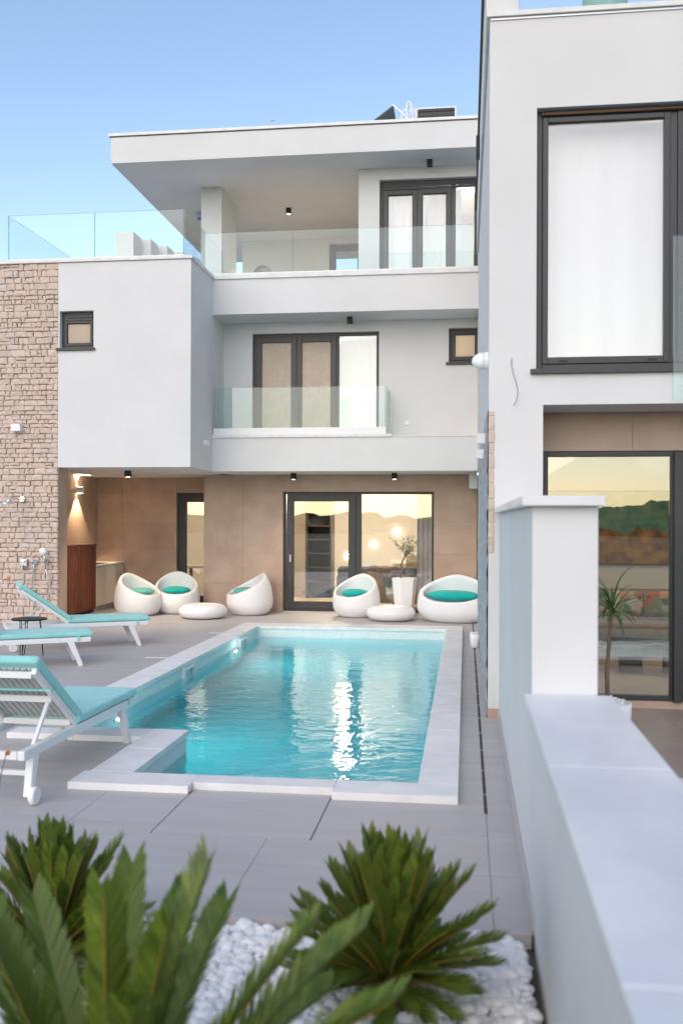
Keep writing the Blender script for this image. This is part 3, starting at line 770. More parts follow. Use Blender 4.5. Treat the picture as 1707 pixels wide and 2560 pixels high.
# --- black downlights
def downlight(x,y,z,label,power=6):
    t = thing('downlight', label, 'spotlight', (x,y,z), group='black cube downlights')
    m = MB(); m.box(x-.048,x+.048,y-.048,y+.048,z-.115,z-.0005); add('housing', m, M['black'], t, bevel=.004)
    add('lens', MB().lathe([(.001,-.1165),(.034,-.1165),(.034,-.1155)], (x,y,z), 16), M['lampglow'] if power else M['black'], t)
    if power:
        li = bpy.data.lights.new('downlight_light','SPOT'); li.energy = power; li.color = (1,.78,.5); li.spot_size = R(95); li.spot_blend = .6; li.shadow_soft_size = .03
        lo = bpy.data.objects.new('downlight_light', li); C.objects.link(lo); lo.location = (x,y,z-.125)
downlight(-5.854,16.177,2.602,'black cube downlight under the white block over the recess',90)
downlight(-3.118,17.3,2.603,'black cube downlight above the left leaf of the sliding door',20)
downlight(-1.275,17.3,2.603,'black cube downlight above the right pane of the sliding door',20)
downlight(-2.05,16.95,5.36,'black cube downlight above the middle floor balcony door',0)
downlight(-.65,17.0,8.11,'black cube downlight above the top floor balcony door',0)
downlight(-3.6,19.3,8.11,'lit black cube downlight in the ceiling of the covered roof terrace',140)
bl = thing('terrace_lamp', 'small blue round ceiling lamp half hidden by the roof terrace pillar','ceiling lamp',(-5.45,19.4,8.0))
add('stem', MB().tube([(-5.4,19.4,8.11),(-5.4,19.4,8.02)],.012,8), M['steel'], bl)
add('shade', MB().lathe([(.02,.03),(.12,.02),(.15,0),(.02,-.005)],(-5.4,19.4,7.99),20), surf('blue_glass',(.05,.22,.65),None,.2), bl)
hcx = thing('hanging_chair', 'rounded grey hanging chair hood behind the top balcony glass', 'chair', (-4.3,20,5.86))
def hood(u, v):
    a = PI*u; b = PI*.62*v
    return (-4.3+.33*math.cos(a)*math.cos(b*.6), 20-.28*math.sin(b)+.1, 6.42+.75*math.sin(a)*(.7+.3*math.cos(b)))
add('hood', MB().grid(hood, 20, 10), surf('grey_hood',(.16,.18,.22),None,.8), hcx, smooth=True)
add('base', MB().lathe([(.32,0),(.32,.04),(.05,.06),(.05,.62)],(-4.3,20.05,5.852),20), M['steel'], hcx)

# small fittings on the villa
wb = thing('cube_wall_lamp','small white cube lamp on the stone wall above the shower','wall lamp',(-7.37,15.1,3.2))
add('body', MB().box(-7.45,-7.29,15.03,15.142,3.20,3.32), M['white_metal'], wb, bevel=.006)
add('mount', MB().box(-7.41,-7.33,15.1425,15.2,3.23,3.29), M['steel'], wb)
sb = thing('socket_pair','pair of small white sockets on the side of the block','socket',(-4.43,16.05,3.06))
for y in (15.98,16.12): add('cover', MB().box(-4.434,-4.39,y-.045,y+.045,3.01,3.11), M['white_metal'], sb, bevel=.006)
so = thing('wall_socket','single white socket on the middle floor wall near the small window','socket',(-1.05,17.3,3.5))
add('cover', MB().box(-1.095,-1.005,W-.012,W-.0005,3.455,3.545), M['white_metal'], so, bevel=.004); add('insert', MB().box(-1.07,-1.03,W-.018,W-.0125,3.48,3.52), M['white_metal'], so)
# shower set on the stone wall
sh1 = thing('rain_shower','chrome rain shower head on a short arm high on the stone wall','shower head',(-7.35,15.1,2.05))
add('flange', MB().lathe([(.001,0),(.045,0),(.045,.03),(.02,.034)],(-7.287,15.11,2.08),16,ax='Y'), M['chrome'], sh1)
add('arm', MB().tube([(-7.287,15.12,2.08),(-7.29,14.9,2.08),(-7.33,14.78,2.065),(-7.36,14.74,2.03)],.013,8), M['chrome'], sh1, smooth=True)
add('rose', MB().lathe([(.001,.03),(.03,.03),(.11,.012),(.115,0),(.11,-.012),(.001,-.014)],(-7.36,14.74,2.0),24), M['chrome'], sh1, smooth=True)
sh2 = thing('shower_mixer','square dark chrome shower mixer plate on the stone wall','shower mixer',(-7.26,15.1,1.02))
add('plate', MB().box(-7.33,-7.19,15.10,15.14,.95,1.09), M['steel'], sh2, bevel=.02)
add('lever', MB().bar((-7.26,15.09,.99),(-7.275,15.05,.90),.03,.02), M['steel'], sh2, bevel=.008)
add('knob', MB().lathe([(.022,0),(.022,-.03),(.001,-.035)],(-7.255,15.10,1.05),14,ax='Y'), M['chrome'], sh2)
sh3 = thing('hand_shower','chrome hand shower with a long looping hose on the stone wall','hand shower',(-6.95,15.1,.8))
add('outlet', MB().lathe([(.001,.02),(.045,.02),(.045,-.02),(.02,-.04)],(-7.062,15.12,1.03),16,ax='Y'), M['chrome'], sh3)
add('holder', MB().lathe([(.001,.02),(.03,.02),(.03,-.04)],(-6.85,15.12,1.05),12,ax='Y'), M['steel'], sh3)
add('handle', MB().tube([(-6.85,15.06,.93),(-6.853,15.05,1.08),(-6.87,15.03,1.17)],[.012,.016,.02],8), M['steel'], sh3, smooth=True)
add('rose', MB().lathe([(.001,-.012),(.06,-.012),(.064,.005),(.03,.025),(.001,.03)],(-6.88,15.02,1.22),20,ax='Y'), M['white_metal'], sh3, smooth=True)
hp = []
for k in range(33):
    u = k/32
    if u < .42: p = (-7.062-.03*math.sin(u*3.5), 15.08, 1.0-u/.42*.45)
    elif u > .62: p = (-6.80-.05*((u-.62)/.38)**2, 15.06, .55+(u-.62)/.38*.38)
    else:
        a = (u-.42)/.2*PI; p = (-6.945-.14*math.cos(a), 15.07, .55-.21*math.sin(a))
    hp.append(p)
add('hose', MB().tube(hp,.0105,8), M['chrome'], sh3, smooth=True)
tp = thing('garden_tap','small brass tap with a green handle on the stone wall below the mixer','tap',(-7.05,15.1,.55))
add('spout', MB().tube([(-7.06,15.14,.53),(-7.06,15.06,.53),(-7.05,15.04,.49)],.013,8), surf('brass',(.35,.22,.08),None,.3,metal=1.0), tp); add('handle', MB().box(-7.12,-7.02,15.05,15.07,.555,.57), surf('green_handle',(.02,.16,.05),None,.5), tp)

# --- on the roof: collectors, hoses, hook, chimney wall
sp = thing('solar_collector','tilted solar collector lying on its white frame at the roof edge, left of the hoses','solar panel',(-1.5,17.6,8.63))
def tilt(t, x0,x1, zl_, zr_, y0,y1, th, mat, name='panel'):
    return add(name, MB().prism([(x0,zl_),(x1,zr_),(x1+.02,zr_-th),(x0+.02,zl_-th)],0,y1-y0), mat, t)
def xz_prism(pts, y0, y1, mat, parent, name):
    m = MB(); m.prism([(a,b) for a,b in pts], y0, y1); m.v = [(a,c,b) for a,b,c in m.v]; return add(name, m, mat, parent)
yS = 17.8; zS = 8.72
xz_prism([(-1.80,zS+.42),(-1.37,zS+.73),(-1.35,zS+.70),(-1.78,zS+.39)], yS, yS+1.6, M['darkslat'], sp, 'panel')
xz_prism([(-1.385,zS+.74),(-1.35,zS+.74),(-1.0,zS+.42),(-1.04,zS+.40)], yS-.03, yS, M['white_metal'], sp, 'frame_bar')
xz_prism([(-1.40,zS+.72),(-1.35,zS+.72),(-1.35,zS-.08),(-1.40,zS-.08)], yS+1.2, yS+1.24, M['white_metal'], sp, 'support')
xz_prism([(-1.80,zS+.41),(-1.76,zS+.41),(-1.76,zS-.08),(-1.80,zS-.08)], yS+1.2, yS+1.24, M['white_metal'], sp, 'support')
xz_prism([(-1.04,zS+.42),(-1.0,zS+.42),(-1.0,zS-.08),(-1.04,zS-.08)], yS-.03, yS, M['white_metal'], sp, 'support')
ac = thing('air_conditioner','grey grilled air conditioner unit on the roof beside the tall wall','air conditioner',(-.55,17.9,8.636))
add('casing', MB().box(-.93,-.2,yS,yS+.35,8.636,9.38), M['white_metal'], ac)
add('back_plate', MB().box(-.905,-.225,yS-.006,yS-.0005,8.66,9.355), M['darkslat'], ac)
for k in range(8): add('grille_bar', MB().box(-.90+.085*k,-.888+.085*k,yS-.016,yS-.007,8.66,9.355), M['black'], ac)
for k in range(7): add('grille_rail', MB().box(-.905,-.225,yS-.024,yS-.017,8.70+.1*k,8.712+.1*k), M['black'], ac)
hz = thing('hose_bundle','looped white and red hoses standing on the roof edge','hoses',(-1.05,17.6,8.636))
for k,(x,h,mm) in enumerate(((-1.13,.62,'pvc'),(-1.05,.78,'pvc'),(-.99,.70,'pvc'),(-1.16,.42,'red'))):
    pts = [(x-.07+.07*(1-math.cos(PI*u))+ (.05*u if k==3 else 0), 17.55+.03*k, 8.64+h*math.sin(PI*min(1,u*1.0))**.6) for u in [i/16 for i in range(17)]]
    add('hose', MB().tube(pts,.016,7), M[mm], hz, smooth=True)
hk = thing('wire_hook','thin bent wire hook sticking up from the roof edge','wire',(-3.4,16.9,8.63))
add('wire', MB().tube([(-3.30,16.9,8.63),(-3.36,16.9,8.76),(-3.49,16.9,8.85),(-3.52,16.9,8.885),(-3.48,16.9,8.90),(-3.40,16.9,8.895)],.006,6), M['steel'], hk)
cw = thing('chimney_wall','stepped white chimney blocks on the roof terrace behind the glass','chimney',(-7.3,20,5.98))
for k in range(5): add('block', MB().box(-7.53+.2*k,-7.13+.2*k,20+.55*k,20.5+.55*k,5.981,7.97), M['stucco'], cw, bevel=.01)

# ================================================================== RIGHT-HAND HOUSE
NF = 8.64
nh = thing('neighbour_house','white house wing on the right with tall window and recessed ground floor','house',(3,9,0))
BWn = (.612,4.2,3.09,5.40); REC = (.674,9.0,0,2.774)
m = MB()
for a,b,c,d in rect_sub((.2,9.0,0,6.215), [BWn, REC]): m.box(a,b,NF,NF+.3,c,d)
add('front_wall', m, M['stucco'], nh)
m = MB(); m.box(.2,.45,NF+.301,20,2.74,6.2); m.box(.252,.45,NF+.301,20,0,2.74); add('side_wall', m, M['stucco'], nh)
m = MB(); m.box(.17,.46,8.80,16.4,6.266,7.0); pwl = add('roof_side_wall', m, M['stucco'], nh); add('wall_cap', MB().box(.14,.49,8.78,16.45,7.001,7.03), M['dark'], pwl)
add('coping', MB().box(.168,9.0,NF-.035,NF+.42,6.216,6.262), M['trim'], nh, bevel=.005)
add('coping', MB().box(.168,.5,NF+.421,11.2,6.2165,6.2615), M['trim'], nh, bevel=.005)
add('drip_strip', MB().box(.205,9.0,NF-.012,NF-.0005,6.195,6.2155), M['steel'], nh)
add('roof_slab', MB().box(.46,9.0,NF+.301,20,5.9,6.19), M['stucco'], nh)
add('recess_soffit', MB().box(.46,9.0,NF+.301,9.60,2.775,3.0), M['stucco'], nh)
add('upper_floor', MB().box(.46,9.0,9.601,14,2.78,3.0), M['infloor'], nh)
m = MB(); m.box(.2,.674,NF+.301,9.55,0,2.774); add('recess_pier', m, M['stucco'], nh)
# stone cladding on the side: rough mortar edge with stone ends
mc = MB()
def mort(u, v):
    y = NF-.004+6.5*u**1.6; z = 2.73*v
    return (.190+.014*noise.noise((y*9,z*9,2))+.010*noise.noise((y*25,z*25,7)), y, z)
mc.grid(mort, 90, 60); clad = add('stone_cladding', mc, M['mortar'], nh, smooth=True)
z = 1.46
while z < 2.70:
    h = random.uniform(.09,.16); h = min(h, 2.725-z)
    if h > .03:
        add('stone', MB().box(.199+random.uniform(-.003,.003),.25+random.uniform(-.003,.003),NF-.010+random.uniform(-.004,.004),NF+.05,z+.003,z+h-.003), M['stone'], clad, bevel=.008)
    z += h
add('base_block', MB().box(.195,.32,NF-.04,NF+.25,0,.075), M['walltile'], nh)
add('patch', MB().box(.205,.25,NF-.006,NF+.02,.08,.40), M['stucco'], nh)
# tall upper window
f = window('tall_window', nh, *BWn, NF, [(.695,1.745,.0),(1.83,2.9,.08),(2.95,4.15,.0)], t=.055, sill=1, reveal=.09)
s = MB(); ring(s,.669,1.765,3.146,5.344,NF+.075,NF+.13,.05,.06); add('sash', s, M['dark'], f, bevel=.005)
for x in (.85,1.62): add('drain_cap', MB().box(x-.035,x+.035,NF+.066,NF+.0745,3.165,3.18), M['black'], f)
add('awning_rail', MB().tube([(.66,NF+.05,5.365),(4.1,NF+.05,5.365)],.012,8), surf('bronze_tube',(.35,.2,.12),None,.3,metal=.8), f)
curtains = tag(curtain('curtain', .66, 3.8, 3.05, 5.36, NF+.34, .014, .27, M['sheer'], None, 1), 'long white sheer curtain behind the tall upper window on the right', 'curtain')
gp = add('glass_railing', MB().box(2.1,4.2,NF-.135,NF-.09,2.775,2.80), M['white_metal'], nh)
panel('glass_panel', 1.755,4.2,NF-.125,NF-.105,2.79,4.2, gp, 'y')
m = MB(); m.box(.46,9,13,13.1,3.0,5.89); add('upper_room_wall', m, M['inwall'], nh)
ceiling_lamp((2.2,10.6,5.88), .25, 'round ceiling lamp behind the sheer curtain of the tall window', 8)
# roof terrace glass and objects
rt = add('roof_railing', MB().box(.46,6.0,NF+.09,NF+.15,6.263,6.30), M['white_metal'], nh)
panel('glass_panel',.465,3.2,NF+.111,NF+.129,6.27,7.1, rt,'y')
for k,(x,r_,lab) in enumerate(((.72,.10,'rounded green cushion top behind the roof glass at the top edge'),(1.35,.26,'large green parasol fabric behind the roof glass at the top edge'))):
    o = thing('green_cushion' if k == 0 else 'folded_parasol', lab, 'cushion' if k == 0 else 'parasol', (x,9.5,6.2))
    if k == 0: add('cover', MB().lathe([(.01,0),(r_,.05),(r_*.95,.3),(r_*.6,.42),(.01,.46)],(x,9.4,6.195),16), surf('green_fabric',(.06,.20,.17),None,.9), o, smooth=True); add('base', MB().lathe([(.1,0),(.1,.02)],(x,9.4,6.191),12), M['steel'], o)
    else: add('fabric', MB().lathe([(.02,.1),(r_,.2),(r_*.8,.9),(.05,1.6)],(x,9.8,6.195),9), surf('green_parasol',(.05,.22,.2),(.2,.4,.35),.9,2), o); add('pole', MB().tube([(x,9.8,6.195),(x,9.8,7.85)],.02,8), M['white_metal'], o)
# ground floor recess: tile band, sliding door
DN = (.726,4.6,.06,2.41)
tiled('recess_wall', .674,5.0,-.02,2.774,9.30,[DN],[1.55,2.75],[.0,2.41],nh)
fn_ = window('sliding_door', nh, *DN, 9.30, [(.74,1.90,0.0),(2.0,3.2,.08),(3.25,4.55,0)], t=.05, reveal=.02)
add('screen_post', MB().box(1.925,2.005,9.26,9.318,.06,2.40), M['dark'], fn_, bevel=.004)
# living room of the right house
m = MB(); m.box(.46,9,13.3,13.4,.0,2.77); m.box(.455,.47,9.56,13.3,.0,2.77); m.box(4.9,5.0,9.56,13.3,.0,2.77); add('living_room_wall', m, M['inwall'], nh)
add('living_room_floor', MB().box(.47,5.0,9.33,13.3,-.06,.055), M['infloor'], nh)
add('living_room_ceiling', MB().box(.47,4.9,9.56,13.3,2.76,2.774), M['ceil'], nh)
ceiling_lamp((2.15,11.2,2.76), .42, 'large round glowing ceiling lamp in the right house living room', 9, col=(1,.76,.60))
def paint_mat():
    m, nt, N, L, out = newmat('abstract_canvas'); p = N.new('ShaderNodeBsdfPrincipled'); L.new(p.outputs[0], out.inputs[0]); p.inputs['Roughness'].default_value = .7
    v = coords(nt); sep = N.new('ShaderNodeSeparateXYZ'); L.new(v, sep.inputs[0])
    a = ramp(nt, nz(nt, v, 4, 5, .65), [(.35,(.04,.16,.13)),(.5,(.12,.28,.19)),(.7,(.33,.36,.17))])
    b = ramp(nt, nz(nt, v, 5, 5, .65), [(.35,(.12,.05,.01)),(.55,(.42,.19,.02)),(.7,(.5,.3,.06))])
    e = math_(nt, 'ADD', sep.outputs[2], math_(nt, 'MULTIPLY', nz(nt, v, 2.5, 3), .5))
    c = mixc(nt, math_(nt, 'GREATER_THAN', e, 1.87), b, a)
    L.new(c, p.inputs['Base Color']); return m
pt = thing('painting','long abstract painting in teal and orange on the living room wall','painting',(2.0,13.2,1.7))
add('canvas', MB().box(.95,3.3,13.26,13.299,1.18,2.14), paint_mat(), pt)
add('frame', (lambda q: (ring(q,.93,3.32,1.16,2.16,13.25,13.2985,.02), q)[1])(MB()), M['darkwood'], pt)
sofa('sofa','long taupe sofa with patterned cushions in the right house',2.3,12.7,2.6,M['sofa'],h=.80).location.z = .056
def print_mat():
    m, nt, N, L, out = newmat('leaf_print'); p = N.new('ShaderNodeBsdfPrincipled'); L.new(p.outputs[0], out.inputs[0]); p.inputs['Roughness'].default_value = .9
    v = N.new('ShaderNodeTexVoronoi'); v.inputs['Scale'].default_value = 9; L.new(coords(nt), v.inputs['Vector'])
    L.new(ramp(nt, v.outputs['Color'], [(.1,(.55,.07,.04)),(.3,(.7,.28,.12)),(.5,(.75,.7,.58)),(.7,(.08,.2,.1)),(.9,(.7,.62,.5))]), p.inputs['Base Color']); return m
pm = print_mat()
for k,(x,lab) in enumerate(((1.55,'leaf print cushion at the left end of the taupe sofa'),(1.98,'red leaf print cushion in the middle of the taupe sofa'),(2.5,'leaf print cushion at the right of the taupe sofa'))):
    def cu(u, v, x=x): a = 2*PI*u; b = PI*v; sx = math.copysign(abs(math.cos(a))**.5, math.cos(a)); sz = math.copysign(abs(math.sin(a))**.5, math.sin(a)); return (x+.26*sx*math.sin(b)**.7, 12.62+.09*math.cos(b)-.18*sz*math.sin(b)*.5, .68+.19*sz*math.sin(b)**.7)
    tag(add('printed_cushion', MB().grid(cu, 24, 10), pm, smooth=True), lab, 'cushion', 'printed cushions on the sofa')
ct = thing('coffee_table','low dark angular coffee table before the taupe sofa','table',(2.0,11.2,.056))
add('top', MB().prism([(1.5,11.0),(2.3,10.8),(2.6,11.2),(1.7,11.5)],.36,.40), M['darkwood'], ct); add('leg', MB().prism([(1.7,11.05),(1.95,11.0),(1.95,11.3),(1.75,11.35)],.056,.359), M['darkwood'], ct); add('leg', MB().prism([(2.2,11.0),(2.4,11.0),(2.4,11.2),(2.2,11.2)],.056,.359), M['darkwood'], ct)
# fittings on the side wall of the right house
cc = thing('dome_camera','white bullet shaped camera on the house corner at upper floor height','camera',(.13,8.95,3.22))
add('mount', MB().lathe([(.001,0),(.085,0),(.085,-.03),(.075,-.034)],(.2,8.95,3.22),24,ax='X'), M['white_plastic'], cc, smooth=False)
add('dome', MB().lathe([(.078,-.034),(.078,-.07),(.066,-.10),(.045,-.13),(.02,-.148),(.001,-.15)],(.2,8.95,3.22),24,ax='X'), M['white_plastic'], cc, smooth=True)
for k,(y,z,lab) in enumerate(((9.5,2.55,'upper white cube lamp on the side wall by the stone edge'),(10.4,2.46,'lower white cube lamp on the side wall by the stone edge'))):
    t = thing('cube_wall_lamp',lab,'wall lamp',(.15,y,z),group='cube lamps on the side wall')
    add('body', MB().box(.105,.2,y-.05,y+.05,z-.05,z+.05), M['white_metal'], t, bevel=.004); add('lens', MB().box(.12,.18,y-.03,y+.03,z-.056,z-.0505), M['steel'], t)
t = thing('black_wall_lamp','flat black lamp high on the side wall next to the roof','wall lamp',(.16,13,6.75)); add('body', MB().box(.12,.17,12.9,13.1,6.62,6.88), M['black'], t, bevel=.006); add('mount', MB().box(.165,.17,12.95,13.05,6.60,6.62), M['black'], t)
cb = thing('loose_cable','thin loose grey cable curling on the white wall under the tall window','cable',(.43,8.6,3.0))
add('wire', MB().tube([(.40,NF-.004,3.19),(.395,NF-.03,3.13),(.405,NF-.045,3.07),(.43,NF-.05,2.99),(.448,NF-.05,2.92),(.452,NF-.05,2.87),(.44,NF-.045,2.81),(.418,NF-.04,2.765)],.0035,6), surf('grey_cable',(.22,.22,.24),None,.6), cb)

# ================================================================== GARDEN WALL
gw = thing('garden_wall','white rendered garden wall with marble coping and pillar in the right foreground','wall',(.45,4,0))
add('low_wall', MB().box(.295,.60,-2,4.40,-.2,.938), M['stucco'], gw)
add('pillar', MB().box(.297,.588,4.401,NF-.001,-.2,1.815), M['stucco'], gw, bevel=.006)
y = 4.395
for i, l in enumerate((1.28,1.46,1.4,1.4,.8)):
    add('coping_slab', MB().box(.262,.645,y-l+.0015,y-.0015,.939,.972), M['marble'], gw, bevel=.005); y -= l
y = 4.34
for l in (1.5,1.45,1.31):
    add('cap_slab', MB().box(.25,.612,y+.001,y+l-.001,1.816,1.862), M['marble'], gw, bevel=.005); y += l
add('skirting', MB().box(.283,.2945,4.16,8.6,.001,.07), M['decktile'], gw)

# ================================================================== FURNITURE
def make_lounger():
    t = thing('sun_lounger','','sun lounger')
    L_, Wd = 1.95, .58; hy = Wd/2; bx = 1.06; ang = R(36); bl_ = .76
    ca, sa = math.cos(ang), math.sin(ang)
    wm = M['white_metal']
    for s in (-1,1):
        y = s*(hy-.025)
        add('side_rail', MB().box(.0,1.86,y-.024,y+.024,.285,.345), wm, t, True, bevel=.008)
        add('foot_leg', MB().bar((.24,y,.30),(.11,y,0),.05,.075,.05,.05,up=(1,0,0)), wm, t, True, bevel=.006)
        hl = add('head_leg', MB().bar((1.70,y,.30),(1.76,y,.04),.05,.08,.05,.055,up=(1,0,0)), wm, t, True, bevel=.006)
        add('wheel', MB().lathe([(.012,-.016),(.05,-.018),(.056,-.01),(.056,.01),(.05,.018),(.012,.016)],(1.775,y+s*.045,.056),24,ax='Y'), M['white_plastic'], t, True)
        # backrest side bars and struts
        add('back_bar', MB().bar((bx,s*(hy-.035),.355),(bx+bl_*ca,s*(hy-.035),.355+bl_*sa),.035,.045), wm, t, True, bevel=.006)
        add('back_strut', MB().bar((bx+.40*ca,s*(hy-.07),.34+.40*sa),(bx+.56,s*(hy-.07),.31),.022,.022), wm, t, True)
    for x in (.03,.95,1.84): add('cross_bar', MB().box(x-.022,x+.022,-hy+.05,hy-.05,.29,.34), wm, t, True, bevel=.005)
    add('axle_bar', MB().box(1.72,1.75,-hy+.05,hy-.05,.17,.20), wm, t, True)
    for q in (.04,.40,.74): add('back_rail', MB().bar((bx+q*ca+.012*sa,-hy+.05,.34+q*sa),(bx+q*ca+.012*sa,hy-.05,.34+q*sa),.03,.04), wm, t, True)
    n_ = 11
    for i in range(n_):
        y = -hy+.075+(Wd-.15)*i/(n_-1)
        add('back_slat', MB().bar((bx+.02*ca-.02*sa,y,.37+.02*sa+.005),(bx+.74*ca-.02*sa,y,.37+.74*sa+.005),.034,.012), M['slatgrey'], t, True)
    for i in range(14):
        x = .07+.07*i; add('seat_slat', MB().box(x-.027,x+.027,-hy+.05,hy-.05,.332,.346), M['slatgrey'], t, True)
    # mattress: seat and back cushions
    add('seat_cushion', MB().box(-.03,bx+.02,-hy-.005,hy+.005,.350,.408), M['aqua'], t, True, bevel=.022, seg=3)
    m = MB(); nx, nz_ = -sa, ca
    def q(d, h): return (bx+d*ca+h*nx, .372+d*sa+h*nz_)
    p = [q(-.02,.012), q(bl_+.05,.012), q(bl_+.05,.068), q(.0,.07)]
    m.v = [(a,-hy-.005,b) for a,b in p]+[(a,hy+.005,b) for a,b in p]; m.f = [(0,1,2,3),(7,6,5,4)]+[(i,4+i,4+(i+1)%4,(i+1)%4) for i in range(4)]; m.m = [0]*6
    bc_ = add('back_cushion', m, M['aqua'], t, True, bevel=.022, seg=3)
    for q_ in (.55,):
        a, b = bx+q_*ca-.0*sa, .355+q_*sa
        add('strap', MB().bar((a+.02*sa,-hy-.012,b-.022),(a+.02*sa,hy+.012,b-.022),.04,.012), M['aqua'], t, True)
    for s in (-1,1): add('strap', MB().box(.13,.16,s*(hy+.007)-.003,s*(hy+.007)+.003,.30,.36), M['aqua'], t, True)
    return t
L1 = make_lounger()
def place(o, fx, fy, hx, hy_, label):
    """near foot leg point and direction towards the head"""
    o['label'] = label; o['group'] = 'white sun loungers with aqua mattresses'
    d = Vector((hx,hy_)).normalized(); side = Vector((-d.y, d.x))   # local +y
    return d, side
def set_lounger(o, leg, d, sgn, label):
    d = Vector(d).normalized(); side = Vector((-d.y, d.x))
    org = Vector(leg) - d*.11 - side*(sgn*.265)
    o.location = (org.x, org.y, .001); o.rotation_euler = (0,0,math.atan2(d.y,d.x)); o['label'] = label; o['group'] = 'white sun loungers with aqua mattresses'
L2 = copy_tree(L1); L3 = copy_tree(L1)
set_lounger(L1, (-4.46,12.82), (-.857,-.515), 1, 'farthest white sun lounger with raised aqua back, before the stone wall')
set_lounger(L2, (-4.535,10.958), (-.857,-.515), 1, 'white sun lounger cut by the left edge, in front of the black side table')
set_lounger(L3, (-2.62,7.25), (-.02,-1.0), 1, 'nearest white sun lounger with aqua mattress, its slatted back towards the viewer')

stb = thing('side_table','small round black side table on hairpin legs between the two left loungers','side table',(-5.5,11.62,0))
add('tabletop', MB().lathe([(.001,.466),(.215,.466),(.22,.472),(.22,.482),(.215,.486),(.001,.486)],(-5.5,11.62,0),32), M['black'], stb)
for k in range(3):
    a = R(20+120*k); c_, s_ = math.cos(a), math.sin(a)
    b = Vector((-5.5+.17*c_, 11.62+.17*s_, .006)); tx = Vector((-s_, c_, 0))
    for e in (-1,1): add('leg_rod', MB().tube([Vector((-5.5+.13*c_,11.62+.13*s_,.466))+tx*.045*e, b+tx*.012*e, b],.006,6), M['black'], stb)

def egg(sx, sy, zf, zb, a=.43, seg=56):
    zc = .25
    def Rr(z):
        if z < zc: return a*math.sqrt(max(0,1-((zc-z)/.335)**2.3))
        return a*math.sqrt(max(0,1-((z-zc)/.66)**2.1))
    m = MB(); rings = []
    NO = 12; n0 = 0
    cols = []
    for j in range(seg):
        th_ = 2*PI*j/seg; c_ = math.cos(th_); s_ = math.sin(th_)    # c_=1 at the back (+y)
        zr = zf+(zb-zf)*((1+c_)/2)**1.08
        col = [(.04*0+.20*0+Rr(0)*.9, 0.0)]
        for i in range(NO+1):
            z = .012+(zr-.022-.012)*i/NO; col.append((Rr(z), z))
        r0 = Rr(zr)
        col += [(r0-.008, zr-.006),(r0-.022, zr),(r0-.038, zr-.008),(r0-.046, zr-.03)]
        seat = .285
        for i in range(1,7):
            z = (zr-.03)+(seat+.03-(zr-.03))*i/6; rr = min(Rr(z)-.052, r0-.046+.06*i/6*(1 if c_ > 0 else .3)); col.append((rr, z))
        rl = col[-1][0]; col += [(rl-.03, seat+.006),(rl*.6, seat-.004),(rl*.25, seat-.008)]
        cols.append([(r*s_*sx, r*c_*sy, z) for r, z in col])
    k = len(cols[0])
    for c_ in cols: m.v += c_
    for j in range(seg):
        for i in range(k-1):
            a_ = j*k+i; b_ = ((j+1)%seg)*k+i
            m.f.append((a_,b_,b_+1,a_+1)); m.m.append(0)
    m.f += [tuple(j*k for j in range(seg)), tuple(j*k+k-1 for j in range(seg-1,-1,-1))]; m.m += [0,0]
    return m.mesh('egg_shell', [M['white_plastic']], True)
egg1 = egg(1,1,.375,.765); egg2 = egg(1.52,1.05,.36,.80)
def cushion_mesh(rx, ry, h, lobes, mat):
    def fn(u, v):
        a = 2*PI*u; b = PI*v; r = math.sin(b)**.75
        lob = 1+.05*math.cos(lobes*a)*math.sin(b)
        dim = 1-.5*math.exp(-((r)/.14)**2)-.28*abs(math.cos(lobes*a/2))**8*r
        return (rx*r*lob*math.cos(a), ry*r*lob*math.sin(a), h*.5+h*.5*math.cos(b)*dim)
    return MB().grid(fn, 64, 18).mesh('cushion', [mat], True)
cu1 = cushion_mesh(.25,.25,.16,8,M['teal']); cu1b = cushion_mesh(.25,.25,.16,8,M['seafoam']); cu2 = cushion_mesh(.47,.25,.2,10,M['teal'])
def armchair(x, y, rz, lab, clab, cm=None, shell=None, nm='egg_armchair', cat='armchair'):
    o = link(nm, shell or egg1); o.location = (x,y,.001); o.rotation_euler = (0,0,rz)
    tag(o, lab, cat, 'white moulded egg seats')
    c = link('seat_cushion', cm or cu1); tag(c, clab, 'cushion', 'turquoise seat cushions')
    off = Matrix.Rotation(rz,3,'Z') @ Vector((0,-.06,0)); c.location = (x+off.x, y+off.y, .345); c.rotation_euler = (R(-2),0,rz)
# rz rotates the opening (-y) ; positive = towards +x
armchair(-5.93,16.93,R(68),'white egg armchair turned sideways with its back to the cream counter','pale turquoise cushion in the sideways egg armchair by the counter',cu1b)
armchair(-5.36,17.46,R(14),'white egg armchair facing the pool in front of the kitchen door','bright turquoise cushion in the egg armchair before the kitchen door')
armchair(-3.95,17.40,R(-62),'white egg armchair before the beige tiles, turned left towards the low table','pale turquoise cushion in the egg armchair against the beige tiles',cu1b)
armchair(-1.96,17.33,R(-24),'white egg armchair in front of the sliding door, beside the tall planter','bright turquoise cushion in the egg armchair before the sliding door')
armchair(-.19,16.75,R(-14),'wide white egg loveseat at the right end of the pool','long tufted turquoise cushion in the wide white loveseat',cu2,egg2,'egg_loveseat','loveseat')
tb = MB().lathe([(.24,0),(.33,.012),(.40,.05),(.43,.11),(.425,.16),(.39,.205),(.34,.235),(.30,.245),(.27,.238),(.25,.225),(.10,.215),(.01,.215)],(0,0,0),48).mesh('pebble_table',[M['white_plastic']],True)
for x,y,lab in ((-4.62,16.62,'low round white pebble shaped table between the left egg armchairs'),(-1.29,16.78,'low round white pebble shaped table in front of the tall planter')):
    o = link('pebble_table', tb); o.location = (x,y,.001); tag(o, lab, 'table', 'low white pebble tables')

